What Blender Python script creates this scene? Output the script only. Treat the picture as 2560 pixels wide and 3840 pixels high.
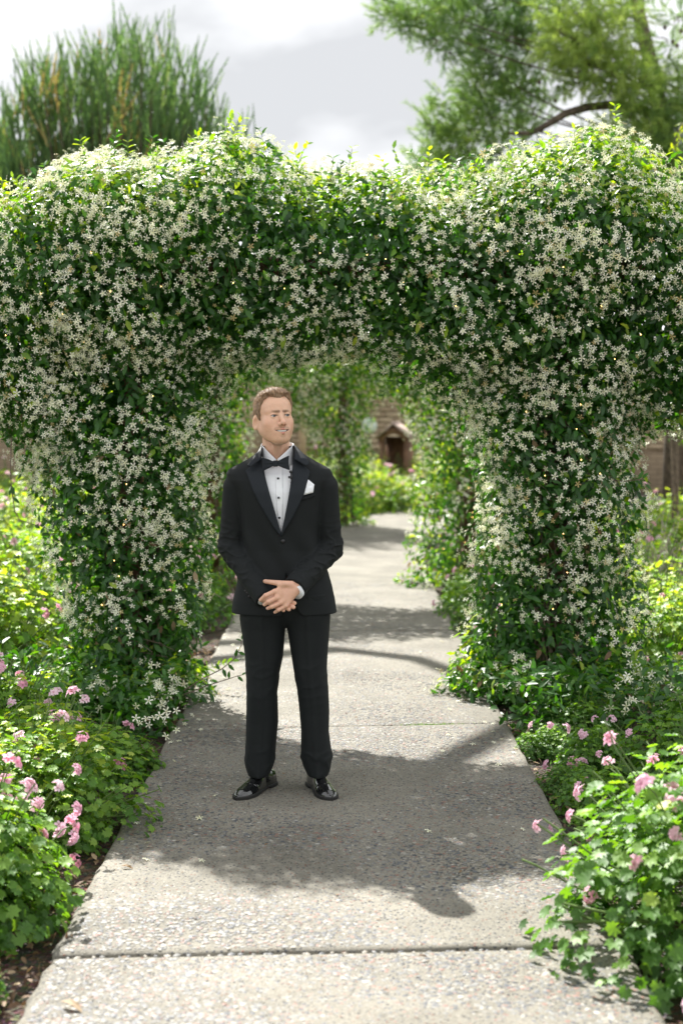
import bpy, math, random
import numpy as np
from mathutils import Vector, Matrix
from mathutils.bvhtree import BVHTree
from mathutils.geometry import delaunay_2d_cdt

for o in list(bpy.data.objects):
    bpy.data.objects.remove(o, do_unlink=True)
SC = bpy.context.scene
COL = SC.collection
random.seed(7)
RNG = np.random.default_rng(7)
R = math.radians

# ------------------------------------------------------------------ camera
CAM_H, PITCH, FPX = 1.68, R(3.97), 5333.0      # photograph is 2560 x 3840, 50 mm on a 24 x 36 frame
cd = bpy.data.cameras.new('camera')
cam = bpy.data.objects.new('camera', cd)
COL.objects.link(cam)
cam.location = (0, 0, CAM_H)
cam.rotation_euler = (R(90) - PITCH, 0, 0)
cd.sensor_fit = 'VERTICAL'
cd.sensor_height = 36.0
cd.lens = 50.0
cd.clip_start, cd.clip_end = 0.1, 2000
cd.dof.use_dof = True
cd.dof.focus_distance = 6.35
cd.dof.aperture_fstop = 2.2
SC.camera = cam

# ------------------------------------------------------------------ sky and sun (behind the arch, a little to the left)
SUN_EL, SUN_AZ = R(45.5), R(-23)               # azimuth from +Y, negative = towards -X
sdir = Vector((math.sin(SUN_AZ) * math.cos(SUN_EL), math.cos(SUN_AZ) * math.cos(SUN_EL), math.sin(SUN_EL)))
sl = bpy.data.lights.new('sun', 'SUN')
sl.energy, sl.angle, sl.color = 5.0, R(0.55), (1.0, 0.965, 0.905)
so = bpy.data.objects.new('sun', sl)
COL.objects.link(so)
so.rotation_euler = sdir.to_track_quat('Z', 'Y').to_euler()
so.location = (-10, 25, 30)

W = bpy.data.worlds.new('World')
SC.world = W
W.use_nodes = True
wn, wl = W.node_tree.nodes, W.node_tree.links
wn.clear()
wo = wn.new('ShaderNodeOutputWorld')
bg = wn.new('ShaderNodeBackground')
sky = wn.new('ShaderNodeTexSky')
sky.sky_type = 'NISHITA'
sky.sun_disc = False
sky.sun_elevation = SUN_EL
sky.sun_rotation = SUN_AZ
sky.air_density, sky.dust_density = 1.0, 2.0
tc = wn.new('ShaderNodeTexCoord')
mp = wn.new('ShaderNodeMapping')
mp.inputs['Scale'].default_value = (1.0, 1.0, 2.2)
mp.inputs['Location'].default_value = (0.35, 0.1, 0.42)
n1 = wn.new('ShaderNodeTexNoise')
n1.inputs['Scale'].default_value, n1.inputs['Detail'].default_value = 3.2, 5.0
n1.inputs['Roughness'].default_value = 0.5
cr = wn.new('ShaderNodeValToRGB')              # grey cloud bellies to bright white cloud
cr.color_ramp.elements[0].position, cr.color_ramp.elements[0].color = 0.36, (3.0, 3.07, 3.2, 1)
cr.color_ramp.elements[1].position, cr.color_ramp.elements[1].color = 0.60, (6.4, 6.45, 6.55, 1)
n2 = wn.new('ShaderNodeTexNoise')
n2.inputs['Scale'].default_value, n2.inputs['Detail'].default_value = 2.3, 4.0
cr2 = wn.new('ShaderNodeValToRGB')             # a few thin places where blue shows
cr2.color_ramp.elements[0].position, cr2.color_ramp.elements[0].color = 0.28, (0.85, 0.85, 0.85, 1)
cr2.color_ramp.elements[1].position, cr2.color_ramp.elements[1].color = 0.42, (1, 1, 1, 1)
mx = wn.new('ShaderNodeMix')
mx.data_type = 'RGBA'
wl.new(tc.outputs['Generated'], mp.inputs['Vector'])
wl.new(mp.outputs[0], n1.inputs['Vector'])
wl.new(mp.outputs[0], n2.inputs['Vector'])
wl.new(n1.outputs['Fac'], cr.inputs[0])
wl.new(n2.outputs['Fac'], cr2.inputs[0])
wl.new(cr2.outputs[0], mx.inputs[0])
wl.new(sky.outputs[0], mx.inputs[6])
wl.new(cr.outputs[0], mx.inputs[7])
wl.new(mx.outputs[2], bg.inputs['Color'])
bg.inputs['Strength'].default_value = 0.1
wl.new(bg.outputs[0], wo.inputs[0])

vs = SC.view_settings
vs.view_transform, vs.look, vs.exposure, vs.gamma = 'Standard', 'None', 1.38, 1.0
vs.use_curve_mapping = False

# ------------------------------------------------------------------ helpers
def P(x, y, Y):
    """photograph pixel -> world point at depth Y"""
    a, b = (x - 1280) / FPX, (1920 - y) / FPX
    dy = math.cos(PITCH) + b * math.sin(PITCH)
    dz = -math.sin(PITCH) + b * math.cos(PITCH)
    t = Y / dy
    return np.array([a * t, Y, CAM_H + dz * t])

def G(x, y, z=0.0):
    """photograph pixel -> point on the horizontal plane z"""
    a, b = (x - 1280) / FPX, (1920 - y) / FPX
    dy = math.cos(PITCH) + b * math.sin(PITCH)
    dz = -math.sin(PITCH) + b * math.cos(PITCH)
    t = (z - CAM_H) / dz
    return np.array([a * t, dy * t, z])

def norm(v):
    v = np.asarray(v, float)
    return v / np.maximum(np.linalg.norm(v, axis=-1, keepdims=True), 1e-9)

def mesh_from(name, V, F, attrs=None, smooth=False):
    """V (n,3), F (m,3|4) arrays or a list of such arrays"""
    me = bpy.data.meshes.new(name)
    V = np.ascontiguousarray(V, dtype=np.float32)
    Fs = F if isinstance(F, list) else [F]
    Fs = [np.asarray(f, dtype=np.int32) for f in Fs if len(f)]
    me.vertices.add(len(V))
    me.vertices.foreach_set('co', V.ravel())
    li = np.concatenate([f.ravel() for f in Fs])
    tot = np.concatenate([np.full(len(f), f.shape[1], np.int32) for f in Fs])
    st = np.concatenate([[0], np.cumsum(tot)[:-1]]).astype(np.int32)
    me.loops.add(len(li))
    me.loops.foreach_set('vertex_index', li)
    me.polygons.add(len(tot))
    me.polygons.foreach_set('loop_start', st)
    if smooth:
        me.polygons.foreach_set('use_smooth', np.ones(len(tot), bool))
    for k, a in (attrs or {}).items():
        a = np.asarray(a, np.float32)
        if a.ndim == 1:
            at = me.attributes.new(k, 'FLOAT', 'POINT')
            at.data.foreach_set('value', np.ascontiguousarray(a))
        else:
            at = me.attributes.new(k, 'FLOAT_COLOR', 'POINT')
            if a.shape[1] == 3:
                a = np.concatenate([a, np.ones((len(a), 1), np.float32)], 1)
            at.data.foreach_set('color', np.ascontiguousarray(a).ravel())
    me.update(calc_edges=True)
    return me

def obj(name, me, mat=None, parent=None, world=True):
    o = bpy.data.objects.new(name, me)
    COL.objects.link(o)
    if mat is not None and me is not None and len(me.materials) == 0:
        me.materials.append(mat)
    if parent is not None:
        o.parent = parent
        if world:                                   # mesh is in world coordinates
            o.matrix_parent_inverse = parent.matrix_basis.inverted()
    return o

def empty(name, loc, rz=0.0, sc=1.0):
    o = bpy.data.objects.new(name, None)
    COL.objects.link(o)
    o.matrix_basis = Matrix.Translation(Vector(loc)) @ Matrix.Rotation(rz, 4, 'Z') @ Matrix.Scale(sc, 4)
    o.empty_display_size = 0.1
    return o

def tag(o, label=None, cat=None, group=None, kind=None):
    if label: o['label'] = label
    if cat: o['category'] = cat
    if group: o['group'] = group
    if kind: o['kind'] = kind
    return o

class MB:
    """collects triangles / quads into one mesh"""
    def __init__(s): s.V, s.T, s.Q, s.n, s.A = [], [], [], 0, []
    def add(s, V, T=None, Q=None, a=None):
        V = np.asarray(V, float).reshape(-1, 3)
        s.V.append(V)
        if T is not None and len(T): s.T.append(np.asarray(T, int) + s.n)
        if Q is not None and len(Q): s.Q.append(np.asarray(Q, int) + s.n)
        s.A.append(np.full(len(V), 0.5 if a is None else a, float) if np.isscalar(a) or a is None else np.asarray(a, float))
        s.n += len(V)
    def mesh(s, name, smooth=False):
        F = []
        if s.T: F.append(np.concatenate(s.T))
        if s.Q: F.append(np.concatenate(s.Q))
        A = np.concatenate(s.A)
        return mesh_from(name, np.concatenate(s.V), F, {'var': A, 'tint': np.full(len(A), .5)}, smooth)
    def box(s, c, h, rz=0.0, a=None, M=None):
        c, h = np.asarray(c, float), np.asarray(h, float)
        v = np.array([[x, y, z] for x in (-1, 1) for y in (-1, 1) for z in (-1, 1)], float) * h
        ca, sa = math.cos(rz), math.sin(rz)
        v = v @ np.array([[ca, sa, 0], [-sa, ca, 0], [0, 0, 1]])
        if M is not None: v = v @ np.asarray(M).T
        q = [[0, 1, 3, 2], [4, 6, 7, 5], [0, 4, 5, 1], [2, 3, 7, 6], [0, 2, 6, 4], [1, 5, 7, 3]]
        s.add(v + c, None, q, a)
    def tube(s, pts, rad, seg=6, a=None, cap=True):
        pts = np.asarray(pts, float)
        n = len(pts)
        rad = np.full(n, rad) if np.isscalar(rad) else np.asarray(rad, float)
        t = norm(np.gradient(pts, axis=0))
        up = np.array([0.31, 0.17, 0.93]) if abs(t[0, 2]) < .9 else np.array([1.0, .1, 0])
        V = []
        x = norm(np.cross(t[0], up))
        for i in range(n):
            x = norm(x - t[i] * np.dot(x, t[i]))
            y = np.cross(t[i], x)
            an = np.linspace(0, 2 * math.pi, seg, endpoint=False)
            V.append(pts[i] + rad[i] * (np.outer(np.cos(an), x) + np.outer(np.sin(an), y)))
        V = np.concatenate(V)
        Q = []
        for i in range(n - 1):
            for j in range(seg):
                k = (j + 1) % seg
                Q.append([i * seg + j, i * seg + k, (i + 1) * seg + k, (i + 1) * seg + j])
        T = []
        if cap:
            V = np.concatenate([V, pts[:1], pts[-1:]])
            a0, a1 = n * seg, n * seg + 1
            for j in range(seg):
                k = (j + 1) % seg
                T.append([a0, k, j]); T.append([a1, (n - 1) * seg + j, (n - 1) * seg + k])
        s.add(V, T, Q, a)

def wob(p, seed=0, f=1.0, n=10):
    """smooth pseudo noise about -1..1, sum of random plane waves"""
    g = np.random.default_rng(seed)
    out = 0
    for _ in range(n):
        k = g.normal(size=3) * f
        out = out + np.sin(p @ k + g.uniform(0, 6.28))
    return out / math.sqrt(n / 2) * .7

def frames(n, g, down=0.0, t0=None):
    """rotation matrices whose z is n and whose x is a random tangent (pulled down by 'down')"""
    n = norm(n)
    r = g.normal(size=n.shape) if t0 is None else t0 + g.normal(size=n.shape) * .35
    r = norm(r) + np.array([0, 0, -down])
    t = norm(r - n * np.sum(r * n, -1, keepdims=True))
    b = np.cross(n, t)
    return np.stack([t, b, n], -1)

def scatter(name, tmpl, pos, rot, sc, var, smooth=False):
    tv, tf, tt = tmpl
    V = np.einsum('nij,vj->nvi', rot, tv) * np.asarray(sc)[:, None, None] + pos[:, None, :]
    N, nv = len(pos), len(tv)
    F = (tf[None] + (np.arange(N) * nv)[:, None, None]).reshape(-1, tf.shape[1])
    return mesh_from(name, V.reshape(-1, 3), F, {'tint': np.tile(tt, N), 'var': np.repeat(var, nv)}, smooth)

def M4(rot, sc, pos):
    m = np.eye(4); m[:3, :3] = rot * sc; m[:3, 3] = pos
    return Matrix(m.tolist())

# ------------------------------------------------------------------ materials
def new_mat(name):
    m = bpy.data.materials.new(name)
    m.use_nodes = True
    nt = m.node_tree
    nt.nodes.clear()
    out = nt.nodes.new('ShaderNodeOutputMaterial')
    return m, nt.nodes, nt.links, out

def ramp(N, stops):
    c = N.new('ShaderNodeValToRGB')
    e = c.color_ramp.elements
    while len(e) < len(stops): e.new(0.5)
    for i, (p, col) in enumerate(stops):
        e[i].position = p
        e[i].color = (*col, 1)
    return c

def attr(N, name):
    a = N.new('ShaderNodeAttribute'); a.attribute_name = name
    return a

def math_(N, L, op, a, b=None):
    m = N.new('ShaderNodeMath'); m.operation = op
    for i, v in enumerate((a, b)):
        if v is None: continue
        if isinstance(v, (int, float)): m.inputs[i].default_value = v
        else: L.new(v, m.inputs[i])
    return m.outputs[0]

def plant_mat(name, stops, rough=.45, transl=.35, tcol=(1.25, 1.35, .55), tintstops=None, spec=.5):
    """leaf or petal: colour by per-piece value, light coming through the blade"""
    m, N, L, out = new_mat(name)
    oi = N.new('ShaderNodeObjectInfo')
    v = math_(N, L, 'ADD', attr(N, 'var').outputs['Fac'], math_(N, L, 'MULTIPLY', math_(N, L, 'SUBTRACT', oi.outputs['Random'], .5), .25))
    c = ramp(N, stops)
    L.new(v, c.inputs[0])
    col = c.outputs[0]
    if tintstops:
        t = ramp(N, tintstops)
        L.new(attr(N, 'tint').outputs['Fac'], t.inputs[0])
        mm = N.new('ShaderNodeMix'); mm.data_type = 'RGBA'; mm.blend_type = 'MULTIPLY'
        mm.inputs[0].default_value = 1
        L.new(col, mm.inputs[6]); L.new(t.outputs[0], mm.inputs[7])
        col = mm.outputs[2]
    p = N.new('ShaderNodeBsdfPrincipled')
    p.inputs['Roughness'].default_value = rough
    p.inputs['Specular IOR Level'].default_value = spec
    L.new(col, p.inputs['Base Color'])
    tr = N.new('ShaderNodeBsdfTranslucent')
    tm = N.new('ShaderNodeMix'); tm.data_type = 'RGBA'; tm.blend_type = 'MULTIPLY'
    tm.inputs[0].default_value = 1
    tm.inputs[7].default_value = (*tcol, 1)
    L.new(col, tm.inputs[6])
    L.new(tm.outputs[2], tr.inputs['Color'])
    ms = N.new('ShaderNodeMixShader'); ms.inputs[0].default_value = transl
    L.new(p.outputs[0], ms.inputs[1]); L.new(tr.outputs[0], ms.inputs[2])
    L.new(ms.outputs[0], out.inputs[0])
    return m

def simple_mat(name, col, rough=.6, spec=.5, noise=0.0, nscale=20.0, bump=0.0, bscale=60.0, metal=0.0, coat=0.0, sheen=0.0, col2=None):
    m, N, L, out = new_mat(name)
    p = N.new('ShaderNodeBsdfPrincipled')
    p.inputs['Roughness'].default_value = rough
    p.inputs['Specular IOR Level'].default_value = spec
    p.inputs['Metallic'].default_value = metal
    p.inputs['Coat Weight'].default_value = coat
    p.inputs['Coat Roughness'].default_value = .04
    p.inputs['Sheen Weight'].default_value = sheen
    tcn = N.new('ShaderNodeTexCoord')
    if noise or col2:
        nz = N.new('ShaderNodeTexNoise'); nz.inputs['Scale'].default_value = nscale; nz.inputs['Detail'].default_value = 6
        L.new(tcn.outputs['Object'], nz.inputs['Vector'])
        a = col if col2 else tuple(c * (1 - noise) for c in col)
        b = col2 if col2 else tuple(c * (1 + noise) for c in col)
        r = ramp(N, [(.3, a), (.7, b)])
        L.new(nz.outputs['Fac'], r.inputs[0])
        L.new(r.outputs[0], p.inputs['Base Color'])
    else:
        p.inputs['Base Color'].default_value = (*col, 1)
    if bump:
        nb = N.new('ShaderNodeTexNoise'); nb.inputs['Scale'].default_value = bscale; nb.inputs['Detail'].default_value = 4
        L.new(tcn.outputs['Object'], nb.inputs['Vector'])
        bp = N.new('ShaderNodeBump'); bp.inputs['Strength'].default_value = bump; bp.inputs['Distance'].default_value = .01
        L.new(nb.outputs['Fac'], bp.inputs['Height'])
        L.new(bp.outputs[0], p.inputs['Normal'])
    L.new(p.outputs[0], out.inputs[0])
    return m

MAT = {}
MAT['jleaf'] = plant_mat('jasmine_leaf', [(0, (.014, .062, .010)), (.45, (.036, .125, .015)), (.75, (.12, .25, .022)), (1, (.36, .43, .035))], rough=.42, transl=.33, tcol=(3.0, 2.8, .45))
MAT['jflower'] = plant_mat('jasmine_petal', [(0, (.50, .34, .12)), (.08, (.80, .78, .44)), (.4, (.88, .89, .66)), (1, (.91, .92, .80))], rough=.6, transl=.22, tcol=(1.0, 1.0, .8),
                           tintstops=[(0, (.95, .85, .4)), (.3, (1, 1, 1))], spec=.2)
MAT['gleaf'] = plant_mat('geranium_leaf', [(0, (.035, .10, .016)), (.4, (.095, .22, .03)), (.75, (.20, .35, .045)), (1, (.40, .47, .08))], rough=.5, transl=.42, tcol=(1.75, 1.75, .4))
MAT['gflower'] = plant_mat('geranium_petal', [(0, (.82, .42, .55)), (.5, (.86, .56, .68)), (1, (.90, .72, .79))], rough=.6, transl=.4, tcol=(1.0, .9, .95), tintstops=[(0, (.75, .35, .5)), (.4, (1, 1, 1))], spec=.2)
MAT['stem'] = simple_mat('green_stem', (.10, .16, .04), .6, noise=.3, nscale=40)
MAT['twig'] = simple_mat('dry_twig', (.16, .12, .085), .85, noise=.4, nscale=30, bump=.4)
MAT['bark'] = simple_mat('bark', (.10, .075, .055), .9, noise=.5, nscale=14, bump=.9, bscale=25)
MAT['needle'] = plant_mat('pine_needle', [(0, (.10, .19, .08)), (.5, (.17, .30, .12)), (.85, (.28, .40, .15)), (1, (.52, .40, .17))], rough=.55, transl=.5, tcol=(1.2, 1.3, .6))
MAT['needle_soft'] = plant_mat('soft_needle', [(0, (.10, .20, .075)), (.5, (.22, .34, .10)), (1, (.44, .54, .16))], rough=.55, transl=.5, tcol=(1.25, 1.3, .6))
MAT['wood'] = simple_mat('brown_wood', (.13, .065, .035), .7, noise=.35, nscale=9, bump=.3)
MAT['dead_leaf'] = plant_mat('dry_leaf', [(0, (.10, .055, .03)), (.5, (.20, .125, .065)), (1, (.40, .30, .18))], rough=.7, transl=.2, tcol=(1, .8, .5))
# ------------------------------------------------------------------ implicit shapes
def smin(a, b, k):
    h = np.clip(.5 + .5 * (b - a) / k, 0, 1)
    return b + (a - b) * h - k * h * (1 - h)
def ell(p, c, r):
    q = (p - np.asarray(c)) / np.asarray(r)
    l = np.linalg.norm(q, axis=-1)
    return (l - 1) * np.min(r) * np.where(l > 1, 1.0, 1.0)
def cap(p, a, b, ra, rb=None):
    a, b = np.asarray(a, float), np.asarray(b, float)
    rb = ra if rb is None else rb
    ab = b - a
    t = np.clip(((p - a) @ ab) / (ab @ ab), 0, 1)
    return np.linalg.norm(p - a - t[..., None] * ab, axis=-1) - (ra + (rb - ra) * t)
def rbox(p, c, h, r):
    q = np.abs(p - np.asarray(c)) - (np.asarray(h) - r)
    return np.linalg.norm(np.maximum(q, 0), axis=-1) + np.minimum(np.max(q, -1), 0) - r

def grad(f, p, e=.02):
    g = np.zeros_like(p)
    for i in range(3):
        dp = np.zeros(3); dp[i] = e
        g[:, i] = f(p + dp) - f(p - dp)
    return norm(g)

# ================================================================== ground, path, wall
def soil_mat():
    m, N, L, out = new_mat('mulch_soil')
    p = N.new('ShaderNodeBsdfPrincipled'); p.inputs['Roughness'].default_value = .95
    t = N.new('ShaderNodeTexCoord')
    a = N.new('ShaderNodeTexNoise'); a.inputs['Scale'].default_value = 9; a.inputs['Detail'].default_value = 9; a.inputs['Roughness'].default_value = .7
    b = N.new('ShaderNodeTexVoronoi'); b.inputs['Scale'].default_value = 55
    L.new(t.outputs['Object'], a.inputs['Vector']); L.new(t.outputs['Object'], b.inputs['Vector'])
    r = ramp(N, [(.3, (.045, .03, .02)), (.5, (.10, .07, .045)), (.7, (.20, .15, .10))])
    L.new(a.outputs['Fac'], r.inputs[0])
    mm = N.new('ShaderNodeMix'); mm.data_type = 'RGBA'; mm.blend_type = 'MULTIPLY'; mm.inputs[0].default_value = .6
    L.new(r.outputs[0], mm.inputs[6]); L.new(b.outputs['Color'], mm.inputs[7])
    L.new(mm.outputs[2], p.inputs['Base Color'])
    bp = N.new('ShaderNodeBump'); bp.inputs['Strength'].default_value = .9; bp.inputs['Distance'].default_value = .03
    L.new(b.outputs['Distance'], bp.inputs['Height']); L.new(bp.outputs[0], p.inputs['Normal'])
    L.new(p.outputs[0], out.inputs[0])
    return m
MAT['soil'] = soil_mat()

gx = np.concatenate([[-300, -60, -20], np.linspace(-9, 9, 60), [20, 60, 300]])
gy = np.concatenate([[-60, -10], np.linspace(1, 34, 90), [60, 400]])
XX, YY = np.meshgrid(gx, gy, indexing='ij')
pp = np.stack([XX, YY, 0 * XX], -1).reshape(-1, 3)
zz = -.055 + .012 * wob(pp, 3, 3.0)
V = np.stack([XX.ravel(), YY.ravel(), zz], -1)
ii = np.arange(len(V)).reshape(XX.shape)
Q = np.stack([ii[:-1, :-1], ii[1:, :-1], ii[1:, 1:], ii[:-1, 1:]], -1).reshape(-1, 4)
tag(obj('ground', mesh_from('ground', V, Q, smooth=True), MAT['soil']), kind='structure')

EY = [0, 14, 16, 18, 20, 21.2, 22.4, 24, 25.6, 27, 29]
EL = [-.90, -.90, -.86, -.74, -.46, -.22, .08, .68, 1.5, 2.6, 4.4]
ER = [.90, .90, .95, 1.08, 1.36, 1.62, 2.0, 2.75, 3.9, 5.4, 8.0]
def ledge(y): return np.interp(y, EY, EL)
def redge(y): return np.interp(y, EY, ER)

AGG = [(0, (.045, .05, .058)), (.16, (.085, .09, .098)), (.32, (.165, .165, .155)), (.50, (.21, .19, .155)), (.64, (.19, .105, .08)), (.76, (.125, .125, .12)), (.88, (.235, .225, .195)), (.97, (.32, .31, .28))]
def concrete_mat():
    m, N, L, out = new_mat('exposed_aggregate')
    p = N.new('ShaderNodeBsdfPrincipled'); p.inputs['Roughness'].default_value = .8; p.inputs['Specular IOR Level'].default_value = .3
    t = N.new('ShaderNodeTexCoord')
    v = N.new('ShaderNodeTexVoronoi'); v.inputs['Scale'].default_value = 85
    v2 = N.new('ShaderNodeTexVoronoi'); v2.inputs['Scale'].default_value = 210
    nz = N.new('ShaderNodeTexNoise'); nz.inputs['Scale'].default_value = 1.6; nz.inputs['Detail'].default_value = 8; nz.inputs['Roughness'].default_value = .65
    for n in (v, v2, nz): L.new(t.outputs['Object'], n.inputs['Vector'])
    sx = N.new('ShaderNodeSeparateColor'); L.new(v.outputs['Color'], sx.inputs[0])
    c = ramp(N, AGG); c.color_ramp.interpolation = 'CONSTANT'
    L.new(sx.outputs[0], c.inputs[0])
    sx2 = N.new('ShaderNodeSeparateColor'); L.new(v2.outputs['Color'], sx2.inputs[0])
    mtx = ramp(N, [(0, (.155, .147, .125)), (1, (.235, .224, .192))]); L.new(sx2.outputs[1], mtx.inputs[0])
    edge = ramp(N, [(.30, (1, 1, 1)), (.46, (0, 0, 0))]); L.new(v.outputs['Distance'], edge.inputs[0])
    k = math_(N, L, 'MULTIPLY', edge.outputs[0], math_(N, L, 'GREATER_THAN', sx.outputs[2], .35))
    mm = N.new('ShaderNodeMix'); mm.data_type = 'RGBA'
    L.new(k, mm.inputs[0]); L.new(mtx.outputs[0], mm.inputs[6]); L.new(c.outputs[0], mm.inputs[7])
    st = ramp(N, [(.3, (.66, .65, .62)), (.62, (1.12, 1.10, 1.06))]); L.new(nz.outputs['Fac'], st.inputs[0])
    m2 = N.new('ShaderNodeMix'); m2.data_type = 'RGBA'; m2.blend_type = 'MULTIPLY'; m2.inputs[0].default_value = 1
    L.new(mm.outputs[2], m2.inputs[6]); L.new(st.outputs[0], m2.inputs[7])
    L.new(m2.outputs[2], p.inputs['Base Color'])
    bp = N.new('ShaderNodeBump'); bp.inputs['Strength'].default_value = .7; bp.inputs['Distance'].default_value = .004
    hh = math_(N, L, 'ADD', k, math_(N, L, 'MULTIPLY', sx2.outputs[0], .4))
    L.new(hh, bp.inputs['Height']); L.new(bp.outputs[0], p.inputs['Normal'])
    L.new(p.outputs[0], out.inputs[0])
    return m
MAT['concrete'] = concrete_mat()
def pebble_mat():
    m, N, L, out = new_mat('pebble_stone')
    p = N.new('ShaderNodeBsdfPrincipled'); p.inputs['Roughness'].default_value = .62
    c = ramp(N, AGG); c.color_ramp.interpolation = 'CONSTANT'
    L.new(attr(N, 'var').outputs['Fac'], c.inputs[0])
    L.new(c.outputs[0], p.inputs['Base Color']); L.new(p.outputs[0], out.inputs[0])
    return m
MAT['pebble'] = pebble_mat()

fx, fy = np.linspace(-16, 16, 9), np.linspace(-34, 1.07, 9)
FX, FY = np.meshgrid(fx, fy, indexing='ij')
fi = np.arange(81).reshape(9, 9)
tag(obj('bounce_paving', mesh_from('bounce_paving', np.stack([FX.ravel(), FY.ravel(), np.full(81, -.004)], -1), np.stack([fi[:-1, :-1], fi[1:, :-1], fi[1:, 1:], fi[:-1, 1:]], -1).reshape(-1, 4)), MAT['concrete']), kind='structure')  # paving added out of view behind the camera to bounce sunlight forward
path = tag(empty('path', (0, 4, 0)), kind='structure')
joints = [1.1, 4.35, 7.55, 10.92, 14.2, 17.45, 20.7, 23.9, 29]
SKEW = [.04, .045, .09, .05, .04, .05, .03, .03, .0]
for i in range(len(joints) - 1):
    ny = 30
    e = np.array([0, .004, .014, .04])
    w = 1.8
    us = np.concatenate([e / w, np.linspace(.05, .95, 19), 1 - e[::-1] / w])
    ln = joints[i + 1] - joints[i]
    vsx = np.concatenate([e / ln, np.linspace(.03, .97, ny), 1 - e[::-1] / ln])
    U, Vv = np.meshgrid(us, vsx, indexing='ij')
    g = .009
    y0 = joints[i] + g; y1 = joints[i + 1] - g
    Yc = y0 + (y1 - y0) * Vv
    xl, xr = ledge(Yc), redge(Yc)
    X = xl + (xr - xl) * U
    sk = SKEW[i] * (1 - Vv) + SKEW[i + 1] * Vv
    Yw = Yc + sk * X
    base = np.stack([X, Yw, 0 * X], -1).reshape(-1, 3)
    dn = np.minimum(np.minimum(U, 1 - U) * w, np.minimum(Vv, 1 - Vv) * ln)
    Z = -.010 * np.clip(1 - dn / .014, 0, 1) ** 1.6 + .0015 * wob(base, 5, 4).reshape(X.shape) + (.004 if i % 2 else 0)
    rag = np.clip(1 - dn / .03, 0, 1) * .006
    X = X + rag * wob(base, 8, 22).reshape(X.shape)
    Yw = Yw + rag * .7 * wob(base, 9, 22).reshape(X.shape)
    Vt = np.stack([X, Yw, Z], -1)
    nx_, ny_ = X.shape
    idx = np.arange(nx_ * ny_).reshape(nx_, ny_)
    Qs = np.stack([idx[:-1, :-1], idx[1:, :-1], idx[1:, 1:], idx[:-1, 1:]], -1).reshape(-1, 4)
    rim = np.concatenate([idx[:, 0], idx[-1, 1:], idx[-2::-1, -1], idx[0, -2:0:-1]])
    Vf = Vt.reshape(-1, 3)
    low = Vf[rim].copy(); low[:, 2] = -.11
    k = len(Vf); m_ = len(rim)
    a = np.arange(m_); b = (a + 1) % m_
    Qr = np.stack([rim[a], k + a, k + b, rim[b]], -1)
    o = obj('slab', mesh_from('slab', np.concatenate([Vf, low]), np.concatenate([Qs, Qr]), smooth=False), MAT['concrete'], path)

# stones standing proud of the cement, near part of the path
a6 = np.linspace(0, 2 * math.pi, 6, endpoint=False)
PEB = (np.concatenate([[[0, 0, .42]], np.stack([np.cos(a6), np.sin(a6), 0 * a6 - .10], -1)]),
       np.array([[0, 1 + j, 1 + (j + 1) % 6] for j in range(6)]), np.full(7, .5))
def pebbles(n, ya, yb, rmin, rmax, seed, zo=0.0):
    g = np.random.default_rng(seed)
    y = ya + (yb - ya) * g.random(n) ** 1.25
    x = ledge(y) + .03 + (redge(y) - ledge(y) - .06) * g.random(n)
    jd = np.min(np.abs((y - .05 * x)[:, None] - np.array(joints)[None]), 1)
    keep = jd > .03
    x, y = x[keep], y[keep]
    n = len(x)
    s = rmin + (rmax - rmin) * g.random(n) ** 2.2
    an = g.random(n) * 6.28
    asp = .55 + .45 * g.random(n)
    rot = np.zeros((n, 3, 3))
    rot[:, 0, 0] = np.cos(an); rot[:, 0, 1] = -np.sin(an) * asp
    rot[:, 1, 0] = np.sin(an); rot[:, 1, 1] = np.cos(an) * asp
    rot[:, 2, 2] = .35
    # which slab the stone sits in decides its level
    lev = np.array([.004 if (np.searchsorted(joints, q) - 1) % 2 else 0.0 for q in (y - .05 * x)])
    return scatter('pebble_bed', PEB, np.stack([x, y, lev + .0005], -1), rot, s, g.random(n), True)
for args in ((42000, 3.6, 7.6, .003, .0115, 21), (18000, 7.6, 14.5, .005, .012, 22)):
    tag(obj('pebble_bed', pebbles(*args), MAT['pebble'], path), kind='stuff')
# rounded stones in the open joints
ped = mesh_from('joint_pebble', PEB[0], PEB[1], {'var': np.full(7, .3), 'tint': PEB[2]}, True)
jp_meshes = []
for v in (.02, .16, .31, .5, .63, .85):
    jp_meshes.append(mesh_from('joint_pebble', PEB[0] + RNG.normal(size=(7, 3)) * .07, PEB[1], {'var': np.full(7, v), 'tint': PEB[2]}, True))
for J, sk, cnt in ((4.35, .045, 46), (7.55, .09, 30)):
    for k in range(cnt):
        x = -.86 + 1.72 * (k + random.random()) / cnt
        s = random.uniform(.007, .016)
        o = obj('joint_pebble', random.choice(jp_meshes), MAT['pebble'], path, False)
        o.matrix_parent_inverse = path.matrix_basis.inverted()
        o.matrix_basis = Matrix.Translation((x, J + sk * x + random.uniform(-.004, .006), -.006)) @ Matrix.Rotation(random.random() * 6, 4, 'Z') @ Matrix.Diagonal((s, s * .7, s * .8, 1))

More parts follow.
